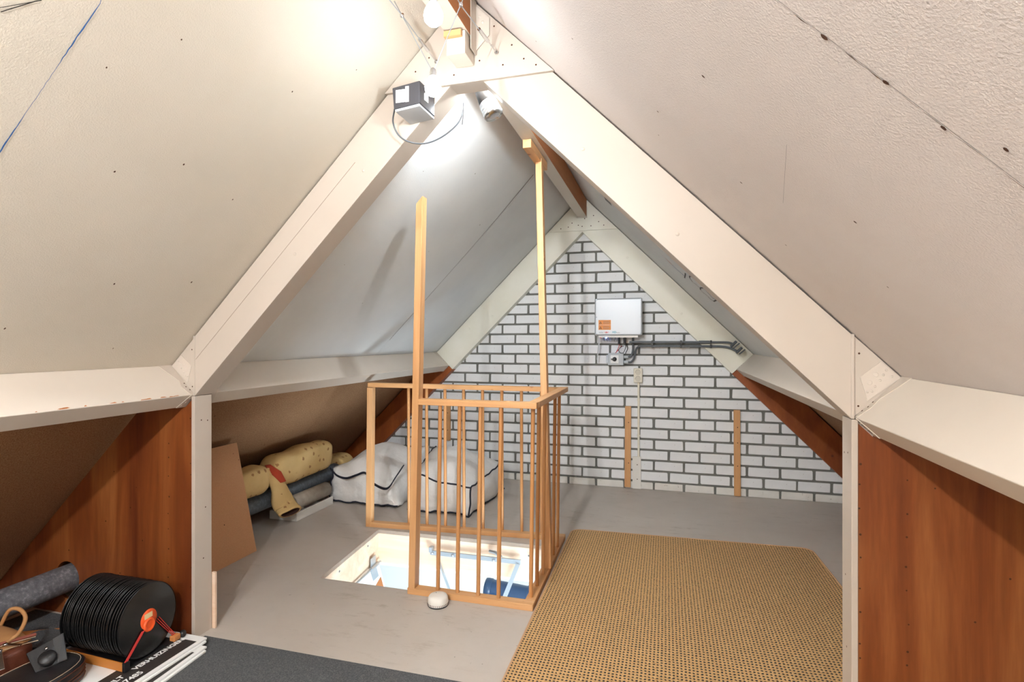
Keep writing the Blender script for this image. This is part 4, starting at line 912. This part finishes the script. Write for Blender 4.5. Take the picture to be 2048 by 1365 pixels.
MB().tube(catmull([(-2.27,1.345,.155),(-2.245,1.355,.205),(-2.205,1.362,.210),(-2.160,1.352,.190),(-2.125,1.31,.165),(-2.118,1.27,.155)], 8), .0065, 8).build('handle', 'tanleather', bb)
for p, d in (((-2.098,1.255,.160),(.045,.018,-.004)),((-2.092,1.235,.150),(.050,-.022,-.040))):
    q = MB().beam(p, V(p)+V(d), .013, .003).build('zip_puller', 'chrome', bb, .002)
    MB().lathe([(.007,0),(.008,.003),(.004,.004)], p, (0,0,1), 12).build('ring', 'chrome', q)
MB().lathe([(.009,0),(.007,.004),(.001,.005)], (-2.085,1.15,.075), (1,0,.3), 12).build('rivet', 'chrome', bb)
# black case in front of it
bc = thing('black_case', 'black leather case with strap and stitched rim beside the records', 'case', (-1.95, 1.23, 0))
def oval(cx_, cy2, rx, ry, z, rot, N=36, p=2.6):
    out = []
    for k in range(N):
        a = 2*math.pi*k/N; ca, sa = math.cos(a), math.sin(a); q = (abs(ca)**p+abs(sa)**p)**(-1/p)
        x, y = rx*q*ca, ry*q*sa; out.append(V((cx_+x*math.cos(rot)-y*math.sin(rot), cy2+x*math.sin(rot)+y*math.cos(rot), z)))
    return out
OV = lambda s_, z: oval(-1.938,1.205,.098*s_,.165*s_,z,.0)
z0 = zt+.001
MB().loft([OV(.97,z0),OV(1,z0+.006),OV(1,z0+.028),OV(.985,z0+.030)]).build('lower_body', 'blackleather', bc)
MB().loft([OV(.985,z0+.030),OV(.985,z0+.034)]).build('zip_band', 'brownleather', bc)
MB().loft([OV(1,z0+.034),OV(1.0,z0+.054),OV(.97,z0+.062),OV(.80,z0+.066),OV(.3,z0+.067)]).build('lid', 'blackleather', bc)
for s_, z in ((1.004,z0+.034),(1.004,z0+.054),(.93,z0+.0645),(1.004,z0+.012),(1.004,z0+.024)):
    R = OV(s_, z); MB().tube(R+[R[0]], .0009 if s_ < 1 else .0016, 5).build('stitching', 'stitch' if s_ < 1 else 'brownleather', bc)
q4 = [V((-1.995,1.250,.150)), V((-1.965,1.338,.172)), V((-1.914,1.316,.104)), V((-1.936,1.240,.101))]; nn4 = (q4[1]-q4[0]).cross(q4[3]-q4[0]).normalized()*.009
MB().prism(q4, nn4).build('strap', 'blackleather', bc, .003)
sl = [q4[0].lerp(q4[1], .72), q4[1]+V((.002,.004,.002)), q4[2]+V((.002,.004,-.001)), q4[3].lerp(q4[2], .72)]
MB().prism([p-nn4*.35 for p in sl], nn4*1.7).build('strap_loop', 'blackleather', bc, .002)
cst = (q4[0]+q4[1]+q4[2]+q4[3])/4
MB().lathe([(.005,0),(.004,.003),(.001,.0035)], cst+V((-.012,.004,.016))-nn4*.1, -nn4, 12).build('press_stud', 'chrome', bc)
MB().lathe([(.002,0),(.022,.001),(.024,.006),(.024,.018),(.021,.023),(.002,.024)], cst+V((.008,-.006,-.012)), -nn4, 24).build('round_tab', 'blackleather', bc)
# offcuts behind the bags
sc_ = thing('wood_offcut', 'brown wood offcut lying below the grey pipe', 'offcut', (-2.3, 1.5, 0))
MB().hexa([(-2.42,1.42,.003),(-2.14,1.54,.003),(-2.19,1.64,.003),(-2.46,1.50,.003),(-2.42,1.42,.020),(-2.14,1.54,.020),(-2.19,1.64,.020),(-2.46,1.50,.020)]).build('board', 'ridge', sc_, .001)
cs = MB()
rs = random.Random(4); P = [(-2.26+.11*math.cos(a)*rs.uniform(.75,1.1), 1.50+.075*math.sin(a)*rs.uniform(.75,1.1), .0215) for a in [k*2*math.pi/18 for k in range(18)]]
tag(MB().prism(P, (.004,0,.006)).build('carpet_scrap', 'carpet'), 'frayed grey carpet scrap lying on the wood offcut', 'carpet scrap')
